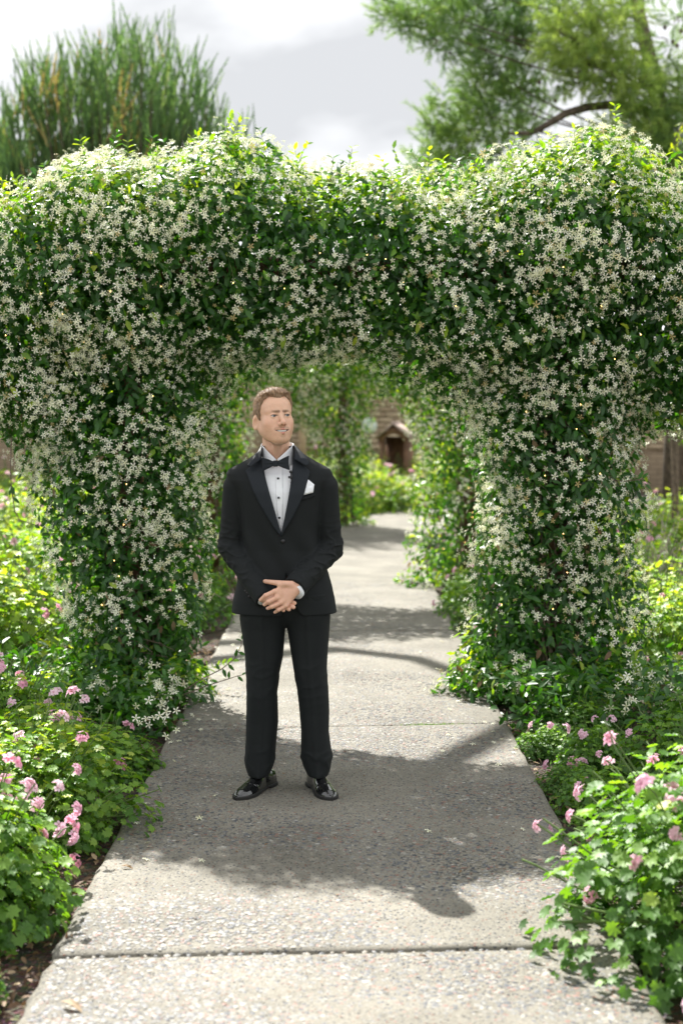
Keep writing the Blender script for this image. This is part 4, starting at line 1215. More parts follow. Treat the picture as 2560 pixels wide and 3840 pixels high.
# ================================================================== the man in the tuxedo
YM = 6.33
def snet(f, lo, hi, h):
    """surface nets of the implicit function f, evaluated finely only near its zero set"""
    lo, hi = np.asarray(lo, float), np.asarray(hi, float)
    n = np.ceil((hi - lo) / (4 * h)).astype(int) + 1
    ax = [lo[i] + 4 * h * np.arange(n[i]) for i in range(3)]
    C = np.stack(np.meshgrid(*ax, indexing='ij'), -1)
    dc = f(C.reshape(-1, 3)).reshape(n)
    m = (n - 1) * 4 + 1
    D = np.repeat(np.repeat(np.repeat(dc, 4, 0), 4, 1), 4, 2)[:m[0], :m[1], :m[2]].copy()
    near = np.abs(D) < 11 * h
    # grow by one coarse cell
    for a in range(3):
        near = near | np.roll(near, 4, a) | np.roll(near, -4, a)
    ii = np.argwhere(near)
    D[near] = np.concatenate([f(lo + h * c) for c in np.array_split(ii, max(1, len(ii) // 400000))])
    s = np.zeros(tuple(m - 1) + (3,)); cnt = np.zeros(tuple(m - 1))
    for a in range(3):
        b, c = [q for q in range(3) if q != a]
        for ob in (0, 1):
            for oc in (0, 1):
                sl0 = [slice(None)] * 3
                sl0[a] = slice(0, m[a] - 1); sl0[b] = slice(ob, m[b] - 1 + ob); sl0[c] = slice(oc, m[c] - 1 + oc)
                sl1 = list(sl0); sl1[a] = slice(1, m[a])
                f0, f1 = D[tuple(sl0)], D[tuple(sl1)]
                x = (f0 < 0) != (f1 < 0)
                t = np.where(x, f0 / np.where(x, f0 - f1, 1), 0)
                s[..., a] += np.where(x, t, 0); s[..., b] += x * ob; s[..., c] += x * oc
                cnt += x
    act = cnt > 0
    idx = -np.ones(cnt.shape, int); idx[act] = np.arange(act.sum())
    V = lo + h * (np.argwhere(act) + s[act] / cnt[act][:, None])
    Q = []
    for a in range(3):
        b, c = (a + 1) % 3, (a + 2) % 3
        sl0 = [slice(1, m[q] - 1) for q in range(3)]; sl0[a] = slice(0, m[a] - 1)
        sl1 = list(sl0); sl1[a] = slice(1, m[a])
        f0, f1 = D[tuple(sl0)], D[tuple(sl1)]
        x = np.argwhere((f0 < 0) != (f1 < 0))
        if not len(x): continue
        pos = f0[tuple(x.T)] < 0
        e = x + 1; e[:, a] -= 1
        def ci(db, dc_):
            k = e.copy(); k[:, b] -= db; k[:, c] -= dc_
            return idx[tuple(k.T)]
        q = np.stack([ci(1, 1), ci(0, 1), ci(0, 0), ci(1, 0)], -1)
        q[~pos] = q[~pos][:, ::-1]
        Q.append(q)
    return V, np.concatenate(Q)

def relax(V, Q, it=1, k=.5):
    E = np.concatenate([Q[:, [0, 1]], Q[:, [1, 2]], Q[:, [2, 3]], Q[:, [3, 0]]])
    for _ in range(it):
        S = np.zeros_like(V); c = np.zeros(len(V))
        for a in range(3): S[:, a] = np.bincount(E[:, 0], V[E[:, 1], a], len(V)) + np.bincount(E[:, 1], V[E[:, 0], a], len(V))
        c = np.bincount(E[:, 0], minlength=len(V)) + np.bincount(E[:, 1], minlength=len(V))
        V = V * (1 - k) + k * S / np.maximum(c, 1)[:, None]
    return V
def smax(a, b, k): return -smin(-a, -b, k)
def sph(p, c, r): return np.linalg.norm(p - np.asarray(c), axis=-1) - r
def rotm(ax, a):
    return np.array(Matrix.Rotation(a, 3, ax))

person = tag(empty('person', (-.235, YM, 0)), 'person in a black tuxedo and bow tie standing on the path, hands clasped, looking aside', 'person')

# ---- materials
def skin_mat():
    m, N, L, out = new_mat('skin')
    p = N.new('ShaderNodeBsdfPrincipled'); p.inputs['Roughness'].default_value = .42
    p.inputs['Subsurface Weight'].default_value = .12
    p.inputs['Subsurface Radius'].default_value = (.012, .004, .002)
    p.inputs['Subsurface Scale'].default_value = .6
    a = attr(N, 'Col')
    t = N.new('ShaderNodeTexCoord'); nz = N.new('ShaderNodeTexNoise'); nz.inputs['Scale'].default_value = 130; nz.inputs['Detail'].default_value = 5
    L.new(t.outputs['Object'], nz.inputs['Vector'])
    r = ramp(N, [(.3, (.96, .94, .94)), (.7, (1.03, 1.04, 1.04))]); L.new(nz.outputs['Fac'], r.inputs[0])
    mm = N.new('ShaderNodeMix'); mm.data_type = 'RGBA'; mm.blend_type = 'MULTIPLY'; mm.inputs[0].default_value = 1
    L.new(a.outputs['Color'], mm.inputs[6]); L.new(r.outputs[0], mm.inputs[7])
    L.new(mm.outputs[2], p.inputs['Base Color'])
    bp = N.new('ShaderNodeBump'); bp.inputs['Strength'].default_value = .06; bp.inputs['Distance'].default_value = .002
    L.new(nz.outputs['Fac'], bp.inputs['Height']); L.new(bp.outputs[0], p.inputs['Normal'])
    L.new(p.outputs[0], out.inputs[0])
    return m
def colattr_mat(name, rough, coat=0):
    m, N, L, out = new_mat(name)
    p = N.new('ShaderNodeBsdfPrincipled'); p.inputs['Roughness'].default_value = rough; p.inputs['Coat Weight'].default_value = coat
    L.new(attr(N, 'Col').outputs['Color'], p.inputs['Base Color']); L.new(p.outputs[0], out.inputs[0])
    return m
def cloth_mat(name, col, rough, scale=900.0, str_=.25, sheen=.1, var=.28, spec=.22):
    m, N, L, out = new_mat(name)
    p = N.new('ShaderNodeBsdfPrincipled'); p.inputs['Roughness'].default_value = rough; p.inputs['Specular IOR Level'].default_value = spec
    p.inputs['Sheen Weight'].default_value = sheen; p.inputs['Sheen Roughness'].default_value = .5
    t = N.new('ShaderNodeTexCoord')
    nz = N.new('ShaderNodeTexNoise'); nz.inputs['Scale'].default_value = scale; nz.inputs['Detail'].default_value = 2
    n2_ = N.new('ShaderNodeTexNoise'); n2_.inputs['Scale'].default_value = 9; n2_.inputs['Detail'].default_value = 5
    L.new(t.outputs['Object'], nz.inputs['Vector']); L.new(t.outputs['Object'], n2_.inputs['Vector'])
    r = ramp(N, [(.35, tuple(c * (1 - var) for c in col)), (.65, tuple(c * (1 + var) for c in col))]); L.new(nz.outputs['Fac'], r.inputs[0])
    L.new(r.outputs[0], p.inputs['Base Color'])
    b = N.new('ShaderNodeBump'); b.inputs['Strength'].default_value = str_; b.inputs['Distance'].default_value = .004
    h = math_(N, L, 'ADD', math_(N, L, 'MULTIPLY', nz.outputs['Fac'], .15), n2_.outputs['Fac'])
    L.new(h, b.inputs['Height']); L.new(b.outputs[0], p.inputs['Normal'])
    L.new(p.outputs[0], out.inputs[0])
    return m
MAT['skin'] = skin_mat()
MAT['suit'] = cloth_mat('black_wool', (.0068, .0088, .0094), .74, 900, .12, .02, .2, .24)
MAT['satin'] = cloth_mat('black_satin', (.015, .0185, .023), .5, 1200, .06, 0, .2, .16)
MAT['shirt'] = cloth_mat('white_cotton', (.80, .82, .85), .75, 700, .10, .05, .015)
MAT['patent'] = simple_mat('patent_leather', (.006, .0065, .007), .16, .6, coat=1.0)
MAT['sole'] = simple_mat('black_rubber', (.012, .012, .012), .6)
MAT['blackbtn'] = simple_mat('black_button', (.01, .01, .011), .35)
MAT['stud'] = simple_mat('onyx_stud', (.01, .011, .016), .12, coat=.5)
MAT['silver'] = simple_mat('silver', (.7, .7, .72), .25, metal=1.0)
MAT['hair'] = colattr_mat('brown_hair', .62)
MAT['eye'] = colattr_mat('eye', .3, .15)

# ---- head frame
Rh = rotm('Z', R(24)) @ rotm('Y', R(-2)) @ rotm('X', R(-9))
eye_t = P(1053, 1557, 6.215)
HO = eye_t - Rh @ np.array([0, -.083, 0])
def HL(p): return (p - HO) @ Rh            # world -> head
def HW_(p): return np.asarray(p) @ Rh.T + HO
NK = P(1040, 1690, 6.375)
def cranium(q):
    d = ell(q, (0, .018, .030), (.0755, .097, .083))
    return smin(d, ell(q, (0, -.026, .045), (.063, .058, .050)), .03)
def face_sdf(p):
    q = HL(p)
    m = q.copy(); m[:, 0] = np.abs(m[:, 0])      # mirrored copy for paired features
    d = cranium(q)
    d = smin(d, ell(q, (0, -.022, -.032), (.060, .061, .080)), .03)
    d = smin(d, cap(m, (.0495, .012, -.052), (.023, -.048, -.097), .021, .019), .03)
    d = smin(d, ell(q, (0, -.061, -.101), (.025, .023, .020)), .025)
    d = smin(d, sph(m, (.041, -.047, -.027), .026), .022)
    d = smin(d, ell(m, (.042, -.022, -.052), (.023, .036, .036)), .025)
    d = smin(d, cap(m, (.013, -.076, .019), (.046, -.058, .021), .0105, .0085), .016)
    d = smin(d, ell(q, (0, -.067, -.066), (.033, .024, .026)), .018)
    d = smax(d, -sph(m, (.0315, -.098, -.002), .0165), .014)
    d = smin(d, sph(m, (.0315, -.0690, -.0005), .0148), .004)
    d = smax(d, -ell(m, (.0315, -.0865, -.0018), (.0142, .013, .0050)), .0012)
    d = smin(d, cap(q, (0, -.079, .008), (0, -.1055, -.033), .0075, .0100), .012)
    d = smin(d, sph(q, (0, -.1075, -.0355), .0105), .008)
    d = smin(d, sph(m, (.0125, -.0945, -.0400), .0085), .007)
    d = smax(d, -ell(m, (.0062, -.1020, -.0465), (.0042, .0055, .0040)), .002)
    d = smin(d, cap(m, (.0325, -.0705, -.0610), (.004, -.0925, -.0612), .0030, .0042), .005)
    d = smin(d, cap(m, (.0305, -.0705, -.0635), (0, -.0900, -.0790), .0030, .0052), .005)
    qs = q.copy(); qs[:, 2] -= 6.5 * q[:, 0] ** 2
    d = smax(d, -ell(qs, (0, -.0945, -.0700), (.0285, .027, .0043)), .002)
    # ears
    e = m - np.array([.078, .020, -.013])
    a = R(28); ex = e[:, 0] * math.cos(a) - e[:, 1] * math.sin(a); ey = e[:, 0] * math.sin(a) + e[:, 1] * math.cos(a)
    e = np.stack([ex, ey + e[:, 2] * .18, e[:, 2]], -1)
    ear = ell(e, (.002, 0, 0), (.0085, .0205, .034))
    ear = smax(ear, -ell(e, (.007, -.003, -.003), (.006, .011, .019)), .004)
    d = smin(d, ear, .008)
    nk = cap(p, P(1034, 1628, 6.365), NK + np.array([0, .01, -.13]), .0600, .0640)
    nk = smin(nk, cap(p, HO + Rh @ np.array([0, -.020, -.100]), NK + np.array([0, -.035, -.06]), .018, .018), .03)
    return smin(d, nk, .024)
Vh, Qh = snet(face_sdf, HO - np.array([.125, .15, .30]), HO + np.array([.125, .15, .14]), .0017)
Vh = relax(Vh, Qh, 1, .35)
q = HL(Vh); m = q.copy(); m[:, 0] = np.abs(m[:, 0])
SK = np.array([.66, .405, .275])
col = np.tile(SK, (len(Vh), 1))
def paint(mask, c):
    global col
    mask = np.clip(mask, 0, 1)[:, None]
    col = col * (1 - mask) + np.asarray(c) * mask
sm = lambda d, w: np.clip(1 - d / w, 0, 1)
cheek = np.exp(-(np.linalg.norm(m - np.array([.045, -.06, -.035]), axis=1) / .028) ** 2)
paint(cheek * .35, (.70, .34, .24))
paint(np.exp(-(np.linalg.norm(q - np.array([0, -.108, -.036]), axis=1) / .014) ** 2) * .4, (.70, .34, .25))
st = np.clip((-.050 - q[:, 2]) / .02, 0, 1) * np.clip((.035 - q[:, 1]) / .03, 0, 1) * np.clip((q[:, 2] + .135) / .02, 0, 1)
noise = RNG.random(len(Vh))
paint(st * (.10 + .22 * (noise > .72)), (.30, .18, .10))
mus = sm(np.maximum(np.minimum(cap(m, (.003, -.098, -.0530), (.029, -.078, -.0575), .0045, .0040), cap(m, (.029, -.078, -.0575), (.038, -.066, -.0680), .0038, .0025)), 0), .004)
paint(mus * (.30 + .35 * (noise > .5)), (.26, .14, .07))
gt = sm(np.maximum(ell(q, (0, -.09, -.0905), (.010, .02, .006)), 0), .004)
paint(gt * .3, (.2, .11, .06))
lip = sm(np.maximum(np.minimum(cap(m, (.0315, -.071, -.0612), (.003, -.0935, -.0614), .0034), cap(m, (.0295, -.071, -.0638), (0, -.0910, -.0790), .0046)), 0), .0016)
paint(lip * .75 * (q[:, 1] < -.075), (.55, .20, .17))
qs = q.copy(); qs[:, 2] -= 6.5 * q[:, 0] ** 2
mouthin = sm(np.maximum(ell(qs, (0, -.078, -.0702), (.0285, .017, .0045)), 0), .0012)
paint(np.clip(mouthin * 1.5, 0, 1), (.09, .03, .025))
paint(np.exp(-(np.linalg.norm(m - np.array([.0325, -.0715, -.0622]), axis=1) / .004) ** 2) * .6, (.18, .07, .05))
bd = np.minimum(cap(m, (.011, -.090, .0165), (.034, -.076, .0200), .0028, .0030), cap(m, (.034, -.076, .0200), (.050, -.058, .0155), .0030, .0014))
paint(np.clip(sm(np.maximum(bd, 0), .0055) * 1.2, 0, 1) * (.72 + .15 * (noise > .4)), (.14, .08, .042))
lash = sm(np.abs(ell(m, (.0315, -.0865, -.0012), (.0146, .013, .0054))), .0020) * (q[:, 1] < -.072) * (m[:, 2] > -.001)
paint(np.clip(lash * 1.3, 0, 1), (.045, .028, .02))
paint(np.clip(1.1 * sm(np.maximum(ell(m, (.0062, -.1020, -.0465), (.0042, .0055, .0042)), 0), .0014), 0, 1), (.17, .065, .045))
cr_ = np.exp(-(np.abs(cap(m, (.018, -.090, -.042), (.038, -.066, -.060), .0005)) / .004) ** 2)
paint(cr_ * .3, (.48, .24, .15))
head_part = (Vh, Qh, col)

# ---- hands (his left over his right), in front of the jacket hem
def hp(x, y, Y): return P(x, y, Y)
Wl, Wr = hp(1114, 2202, 6.150), hp(988, 2234, 6.188)
MCP = [hp(1030, 2218, 6.108), hp(1037, 2241, 6.104), hp(1053, 2259, 6.107), hp(1072, 2271, 6.115)]
PIP = [hp(996, 2233, 6.098), hp(1006, 2256, 6.094), hp(1019, 2275, 6.097), hp(1044, 2287, 6.104)]
TIP = [hp(977, 2250, 6.112), hp(992, 2267, 6.108), hp(1004, 2281, 6.110), hp(1031, 2296, 6.116)]
SLE, SRE = P(868, 2050, YM + .03), P(1236, 2055, YM + .03)
FR = [.0098, .0100, .0096, .0085]
def hands_sdf(p):
    top = cap(p, Wl + norm(SRE - Wl) * .09, Wl, .026, .0255)
    for k in range(4):
        top = smin(top, cap(p, Wl + (MCP[k] - Wl) * .15, MCP[k], .0185, .0118), .016)
    tb = [hp(1092, 2192, 6.130), hp(1058, 2188, 6.112), hp(1022, 2184, 6.135), hp(994, 2180, 6.182)]
    th = np.minimum(np.minimum(cap(p, tb[0], tb[1], .0165, .0130), cap(p, tb[1], tb[2], .0130, .0108)), cap(p, tb[2], tb[3], .0108, .0092))
    top = smin(top, th, .012)
    web = cap(p, hp(1052, 2196, 6.112), hp(1052, 2222, 6.112), .011, .011)
    top = smin(top, web, .012)
    for k in range(4):
        fg = smin(cap(p, MCP[k], PIP[k], FR[k] * 1.06, FR[k]), cap(p, PIP[k], TIP[k], FR[k], FR[k] * .82), .003)
        fg = smin(fg, sph(p, MCP[k] + np.array([0, -.0022, .001]), .0095), .006)
        top = smin(top, fg, .0018)
    low = cap(p, Wr + norm(SLE - Wr) * .09, Wr, .026, .025)
    for a in (hp(1072, 2246, 6.148), hp(1066, 2258, 6.146), hp(1056, 2268, 6.143), hp(1044, 2276, 6.141)):
        low = smin(low, cap(p, Wr, a, .022, .0135), .014)
    for a, b, r_ in ((hp(1072, 2248, 6.148), hp(1104, 2262, 6.136), .0102), (hp(1066, 2260, 6.146), hp(1100, 2277, 6.128), .0105), (hp(1056, 2268, 6.143), hp(1083, 2285, 6.122), .0100), (hp(1044, 2276, 6.141), hp(1063, 2289, 6.120), .0090)):
        low = smin(low, cap(p, a, b, r_, r_ * .88), .003)
    return np.minimum(top, low)
Va, Qa = snet(hands_sdf, P(900, 2360, 6.14) - np.array([0, .09, 0]), P(1210, 2130, 6.14) + np.array([0, .12, 0]), .0016)
Va = relax(Va, Qa, 1, .3)
ch = np.tile(SK * np.array([1.0, .95, .98]), (len(Va), 1))
for k in range(4):
    for c_, w_ in ((MCP[k], .009), (PIP[k], .008)):
        ch = ch * (1 - (.35 * np.exp(-(np.linalg.norm(Va - c_, axis=1) / w_) ** 2))[:, None]) + (.35 * np.exp(-(np.linalg.norm(Va - c_, axis=1) / w_) ** 2))[:, None] * np.array([.58, .27, .20])
    nl = np.exp(-(np.linalg.norm(Va - (TIP[k] + np.array([-.005, -.006, -.001])), axis=1) / .0055) ** 4)[:, None] * .55
    ch = ch * (1 - nl) + nl * np.array([.72, .50, .40])

# ---- the rest of the body, inside the clothes
J = lambda x, y, Y=YM: P(x, y, Y)
SHL, SHR = J(892, 1810, YM + .02), J(1212, 1806, YM + .02)
ELL, ELR = J(868, 2050, YM + .03), J(1236, 2055, YM + .03)
HIPc = J(1068, 2270)
def body_sdf(p):
    d = ell(p, J(1050, 1920, YM + .03), (.12, .065, .18))
    d = smin(d, ell(p, J(1060, 2120, YM + .02), (.115, .07, .18)), .05)
    d = smin(d, ell(p, J(1066, 2230, YM + .02), (.125, .07, .09)), .05)
    d = smin(d, cap(p, NK + np.array([0, .015, -.08]), J(1050, 1850, YM + .04), .058, .06), .04)
    d = smin(d, cap(p, SHL, SHR, .045, .045), .03)
    for s, e, w in ((SHL, ELL, Wr), (SHR, ELR, Wl)):
        d = smin(d, cap(p, s, e, .042, .038), .03)
        d = smin(d, cap(p, e, w, .036, .027), .02)
    for hx, kx_, ax_ in ((990, 985, 975), (1150, 1176, 1190)):
        d = smin(d, cap(p, J(hx, 2320), J(kx_, 2590, YM - .03), .060, .046), .04)
        d = smin(d, cap(p, J(kx_, 2590, YM - .03), J(ax_, 2900, 6.27), .048, .034), .03)
    return d
Vb, Qb = snet(body_sdf, (-.62, YM - .30, .06), (.12, YM + .24, 1.52), .008)
cb = np.tile(SK, (len(Vb), 1))
n1c, n2c = len(Vh), len(Vh) + len(Va)
# the finely meshed head and hands grow out of the coarser trunk: seam faces at neck and wrists, under the clothes
seam = []
for A_, o_, pt in ((Vh, 0, NK + np.array([0, .01, -.12])), (Va, n1c, Wl + norm(SRE - Wl) * .09), (Va, n1c, Wr + norm(SLE - Wr) * .09)):
    ia = np.argsort(np.linalg.norm(A_ - pt, axis=1))[:2]; ib = np.argsort(np.linalg.norm(Vb - A_[ia[0]], axis=1))[:2]
    seam.append([ia[0] + o_, ia[1] + o_, ib[1] + n2c, ib[0] + n2c])
me = mesh_from('body', np.concatenate([Vh, Va, Vb]), [np.concatenate([Qh, Qa + n1c, Qb + n2c, np.array(seam)])], {'Col': np.concatenate([col, ch, cb])}, True)
obj('body', me, MAT['skin'], person)

# eyes and teeth
gz = norm(np.array([.22, -1, .02]))
for s in (-1, 1):
    u = np.linspace(0, math.pi, 19); v = np.linspace(0, 2 * math.pi, 28, endpoint=False)
    UU, VV = np.meshgrid(u, v, indexing='ij')
    S = np.stack([np.sin(UU) * np.cos(VV), np.sin(UU) * np.sin(VV), np.cos(UU)], -1).reshape(-1, 3)
    # pole along the gaze
    b1 = norm(np.cross(gz, [0, 0, 1])); b2 = np.cross(b1, gz)
    D_ = S[:, :1] * b1 + S[:, 1:2] * b2 + S[:, 2:] * gz
    ang = np.arccos(np.clip(S[:, 2], -1, 1))
    c = np.tile(np.array([.52, .48, .45]), (len(S), 1))
    c[ang < .58] = (.13, .16, .155); c[(ang > .48) & (ang < .58)] = (.03, .035, .035); c[ang < .24] = (.004, .004, .004)
    w = HW_(D_ * .0128 + np.array([s * .0315, -.0690, -.0005]))
    id_ = np.arange(19 * 28).reshape(19, 28)
    Q = np.stack([id_[:-1], np.roll(id_[:-1], -1, 1), np.roll(id_[1:], -1, 1), id_[1:]], -1).reshape(-1, 4)
    obj('eye', mesh_from('eye', w, Q, {'Col': c}, True), MAT['eye'], person)
def teeth_sdf(p):
    q = HL(p); q[:, 2] -= 6 * q[:, 0] ** 2
    d = ell(q, (0, -.0660, -.0685), (.0270, .0205, .0080))
    return d + .0004 * np.abs(np.sin(q[:, 0] * math.pi / .0075)) ** .3 * -1 + .0006 * (np.abs(((q[:, 0] / .0075 + .5) % 1) - .5) < .06)
Vt, Qt = snet(teeth_sdf, HW_((0, -.072, -.069)) - .03, HW_((0, -.072, -.069)) + .03, .0012)
obj('teeth', mesh_from('teeth', Vt, Qt, smooth=True), simple_mat('teeth', (.88, .86, .80), .3), person)

# hair
ZL = ([0, 18, 32, 45, 56, 64, 72, 80, 90, 100, 112, 125, 145, 180], [.078, .082, .086, .078, .050, .014, -.014, -.016, .004, .018, -.012, -.045, -.072, -.078])
def hair_sdf(p):
    q = HL(p)
    ph = np.degrees(np.abs(np.arctan2(q[:, 0], -(q[:, 1] - .01))))
    zl = np.interp(ph, *ZL) + .0032 * wob(q, 61, 150) + .0020 * wob(q, 62, 420)
    d = smin(cranium(q), ell(q, (0, -.022, -.032), (.060, .061, .080)), .03)
    th = np.interp(q[:, 2], [-.08, -.02, .04, .085, .12], [.002, .004, .006, .0105, .014]) + .009 * np.exp(-((q[:, 1] + .050) / .035) ** 2) * np.clip((q[:, 2] - .07) / .03, 0, 1)
    th = th * (.2 + .8 * np.clip((q[:, 2] - zl) / .022, 0, 1))
    rip = .0007 * wob(q * np.array([1, .3, .5]), 63, 260) + .0006 * wob(q * np.array([1, .3, .4]), 64, 620)
    return smax(d - th - rip, zl - q[:, 2], .005)
Vr, Qr_ = snet(hair_sdf, HO - np.array([.12, .15, .11]), HO + np.array([.12, .15, .15]), .0017)
g = np.random.default_rng(70)
qh = HL(Vr)
hc = np.array([.20, .128, .075]) * (1 + .28 * wob(qh * np.array([1, .4, .5]), 65, 500)[:, None]) * np.where(qh[:, 2:3] < .03, .9, 1.12)
hair = obj('hair', mesh_from('hair', Vr, Qr_, {'Col': np.clip(hc, .01, 1)}, True), MAT['hair'], person)
# strands
nrm_ = grad(hair_sdf, Vr, .003)
vis = np.where((qh[:, 2] > -.07))[0]
pk = g.choice(vis, 9000)
lp_ = HL(Vr[pk])
up_l = np.stack([-.15 + lp_[:, 0] * 3, np.where(lp_[:, 1] < -.03, .1, .8), np.where(lp_[:, 2] > .06, .55, -.7)], -1)
up_l[(lp_[:, 1] < -.045) & (lp_[:, 2] > .07)] = np.array([-.45, .35, 1.0])
tdir = norm(up_l @ Rh.T + g.normal(size=(9000, 3)) * .25)
nn_ = nrm_[pk]
tdir = norm(tdir - nn_ * np.sum(tdir * nn_, -1, keepdims=True) + nn_ * .28)
ln_ = np.where(lp_[:, 2] > .06, g.uniform(.008, .020, 9000), g.uniform(.004, .009, 9000))
sd = norm(np.cross(tdir, nn_)) * .0008
b0 = Vr[pk] - nn_ * .001
Vs = np.stack([b0 - sd, b0 + sd, b0 + tdir * ln_[:, None] + nn_ * .001], 1).reshape(-1, 3)
sc_col = np.repeat(np.clip(np.array([.25, .155, .085]) * g.uniform(.35, 1.9, (9000, 1)), 0, 1), 3, 0)
tag(obj('strands', mesh_from('strands', Vs, np.arange(27000).reshape(-1, 3), {'Col': sc_col}), MAT['hair'], hair), kind='stuff')

# ---- clothes
def loft(rows, n=2.3, Y=YM, cy=0.0):
    """rows: (pixel y, left x, right x, half depth) -> implicit function with superellipse sections"""
    rows = sorted(rows, key=lambda r_: -r_[0])
    z = np.array([P(1050, r_[0], Y)[2] for r_ in rows])
    xl = np.array([P(r_[1], r_[0], Y)[0] for r_ in rows]); xr = np.array([P(r_[2], r_[0], Y)[0] for r_ in rows])
    b = np.array([r_[3] for r_ in rows])
    dy = np.array([r_[4] if len(r_) > 4 else 0 for r_ in rows])
    def f(p, grow=0.0, crease=0.0):
        zz = p[:, 2]
        L_, R_ = np.interp(zz, z, xl), np.interp(zz, z, xr)
        bb = np.interp(zz, z, b) + grow; cx = (L_ + R_) / 2; a = (R_ - L_) / 2 + grow
        yy = p[:, 1] - Y - cy - np.interp(zz, z, dy)
        u, v = np.abs((p[:, 0] - cx) / a), np.abs(yy / bb)
        d = ((u ** n + v ** n) ** (1 / n) - 1) * np.minimum(a, bb)
        if crease: d = d - crease * np.exp(-((p[:, 0] - cx) / .010) ** 2) * (yy < 0)
        return np.maximum(d, np.maximum(z[0] - zz, zz - z[-1]))
    return f
TORSO = [(2296, 868, 1263, .140), (2250, 874, 1256, .138), (2200, 884, 1244, .134), (2130, 900, 1222, .126), (2060, 912, 1200, .120), (1980, 908, 1200, .123), (1900, 896, 1206, .128),
         (1840, 880, 1220, .126), (1800, 852, 1244, .112), (1775, 848, 1246, .100), (1759, 858, 1238, .092), (1742, 890, 1208, .083), (1724, 925, 1174, .076), (1706, 952, 1144, .070), (1690, 968, 1124, .064), (1672, 975, 1110, .058)]
torso = loft(TORSO, 2.35, YM, .01)
zof = lambda y, Y=YM: P(1050, y, Y)[2]
# V opening of the jacket, in the plane of the chest
YF = 6.215
vz = np.array([zof(y, YF) for y in (2006, 1902, 1788, 1700, 1640)])
vl = np.array([P(x, 1800, YF)[0] for x in (1053, 1025, 993, 975, 968)])
vr_ = np.array([P(x, 1800, YF)[0] for x in (1053, 1074, 1094, 1104, 1110)])
hz = np.array([zof(y, YF) for y in (2345, 2318, 2290, 2230, 2180, 2150)])
hl = np.array([P(x, 2200, YF)[0] for x in (1030, 1052, 1062, 1068, 1072, 1074)])
hr = np.array([P(x, 2200, YF)[0] for x in (1170, 1138, 1116, 1096, 1082, 1074)])
def sleeve(p, s, e, w, rs, re, rw):
    d = cap(p, s, e, rs, re)
    fw = norm(w - e)
    f = cap(p, e, w + fw * .03, re, rw)
    f = np.maximum(f, (p - w) @ fw)                       # cut square at the cuff
    d = smin(d, f, .02)
    # folds inside the elbow and along the forearm
    t1 = (p - e) @ norm(e - s); t2 = (p - e) @ fw
    ax1 = norm(e - s)
    r1_ = 1 - np.abs(wob(p + np.outer(t1, ax1) * 1.2, 17, 26))
    d = d - .0075 * np.clip(r1_, 0, 1) ** 3 * np.exp(-((t1 - .01) / .11) ** 2)
    r2_ = 1 - np.abs(wob(p + np.outer(t2, fw) * .8, 18, 22))
    d = d - .0055 * np.clip(r2_, 0, 1) ** 3 * np.exp(-((t2 - .10) / .10) ** 2) + .003
    return d
CUL, CUR = P(1000, 2246, 6.185), P(1104, 2206, 6.155)
SL = (P(884, 1828, YM + .01), P(868, 2050, YM + .03), CUL, .060, .058, .055)
SR = (P(1220, 1824, YM + .01), P(1236, 2055, YM + .03), CUR, .060, .058, .054)
def jacket_sdf(p):
    t = torso(p)
    # side seams pulled in, slight drape folds
    t = t + .0045 * np.sin(p[:, 0] * 50 + p[:, 2] * 28) * np.exp(-((p[:, 2] - zof(2080)) / .12) ** 2)
    v = np.maximum(np.maximum(np.interp(p[:, 2], vz, vl) - p[:, 0], p[:, 0] - np.interp(p[:, 2], vz, vr_)), vz[0] - p[:, 2])
    t = np.maximum(t, -np.maximum(v, p[:, 1] - (YM - .005)))
    h = np.maximum(np.maximum(np.interp(p[:, 2], hz, hl) - p[:, 0], p[:, 0] - np.interp(p[:, 2], hz, hr)), p[:, 2] - hz[-1])
    t = smax(t, -np.maximum(h, p[:, 1] - (YM - .04)), .006)
    nk = np.sqrt((p[:, 0] - NK[0]) ** 2 + (p[:, 1] - NK[1]) ** 2) - .071
    t = np.maximum(t, -np.maximum(nk, zof(1745) - p[:, 2]))
    d = smin(t, np.minimum(sleeve(p, *SL), sleeve(p, *SR)), .010)
    # padded shoulder seam
    return d
jv, jq = snet(jacket_sdf, (P(790, 2300, YM)[0], YM - .31, zof(2330)), (P(1315, 2300, YM)[0], YM + .2, zof(1640)), .0042)
jv = relax(jv, jq, 2, .4)
jacket = obj('jacket', mesh_from('jacket', jv, jq, smooth=True), MAT['suit'], person)
def shirt_sdf(p):
    t = torso(p, -.012)
    n = cap(p, NK + np.array([0, -.004, -.16]), NK + np.array([0, -.002, .0]), .071, .0665)
    return np.maximum(smin(t, n, .03), np.maximum(zof(2080) - p[:, 2], p[:, 2] - (zof(1700) + (p[:, 1] - NK[1]) * .75)))
sv, sq = snet(shirt_sdf, (-.50, YM - .2, 1.0), (.05, YM + .2, 1.6), .005)
shirt = obj('shirt', mesh_from('shirt', relax(sv, sq, 2, .4), sq, smooth=True), MAT['shirt'], person)

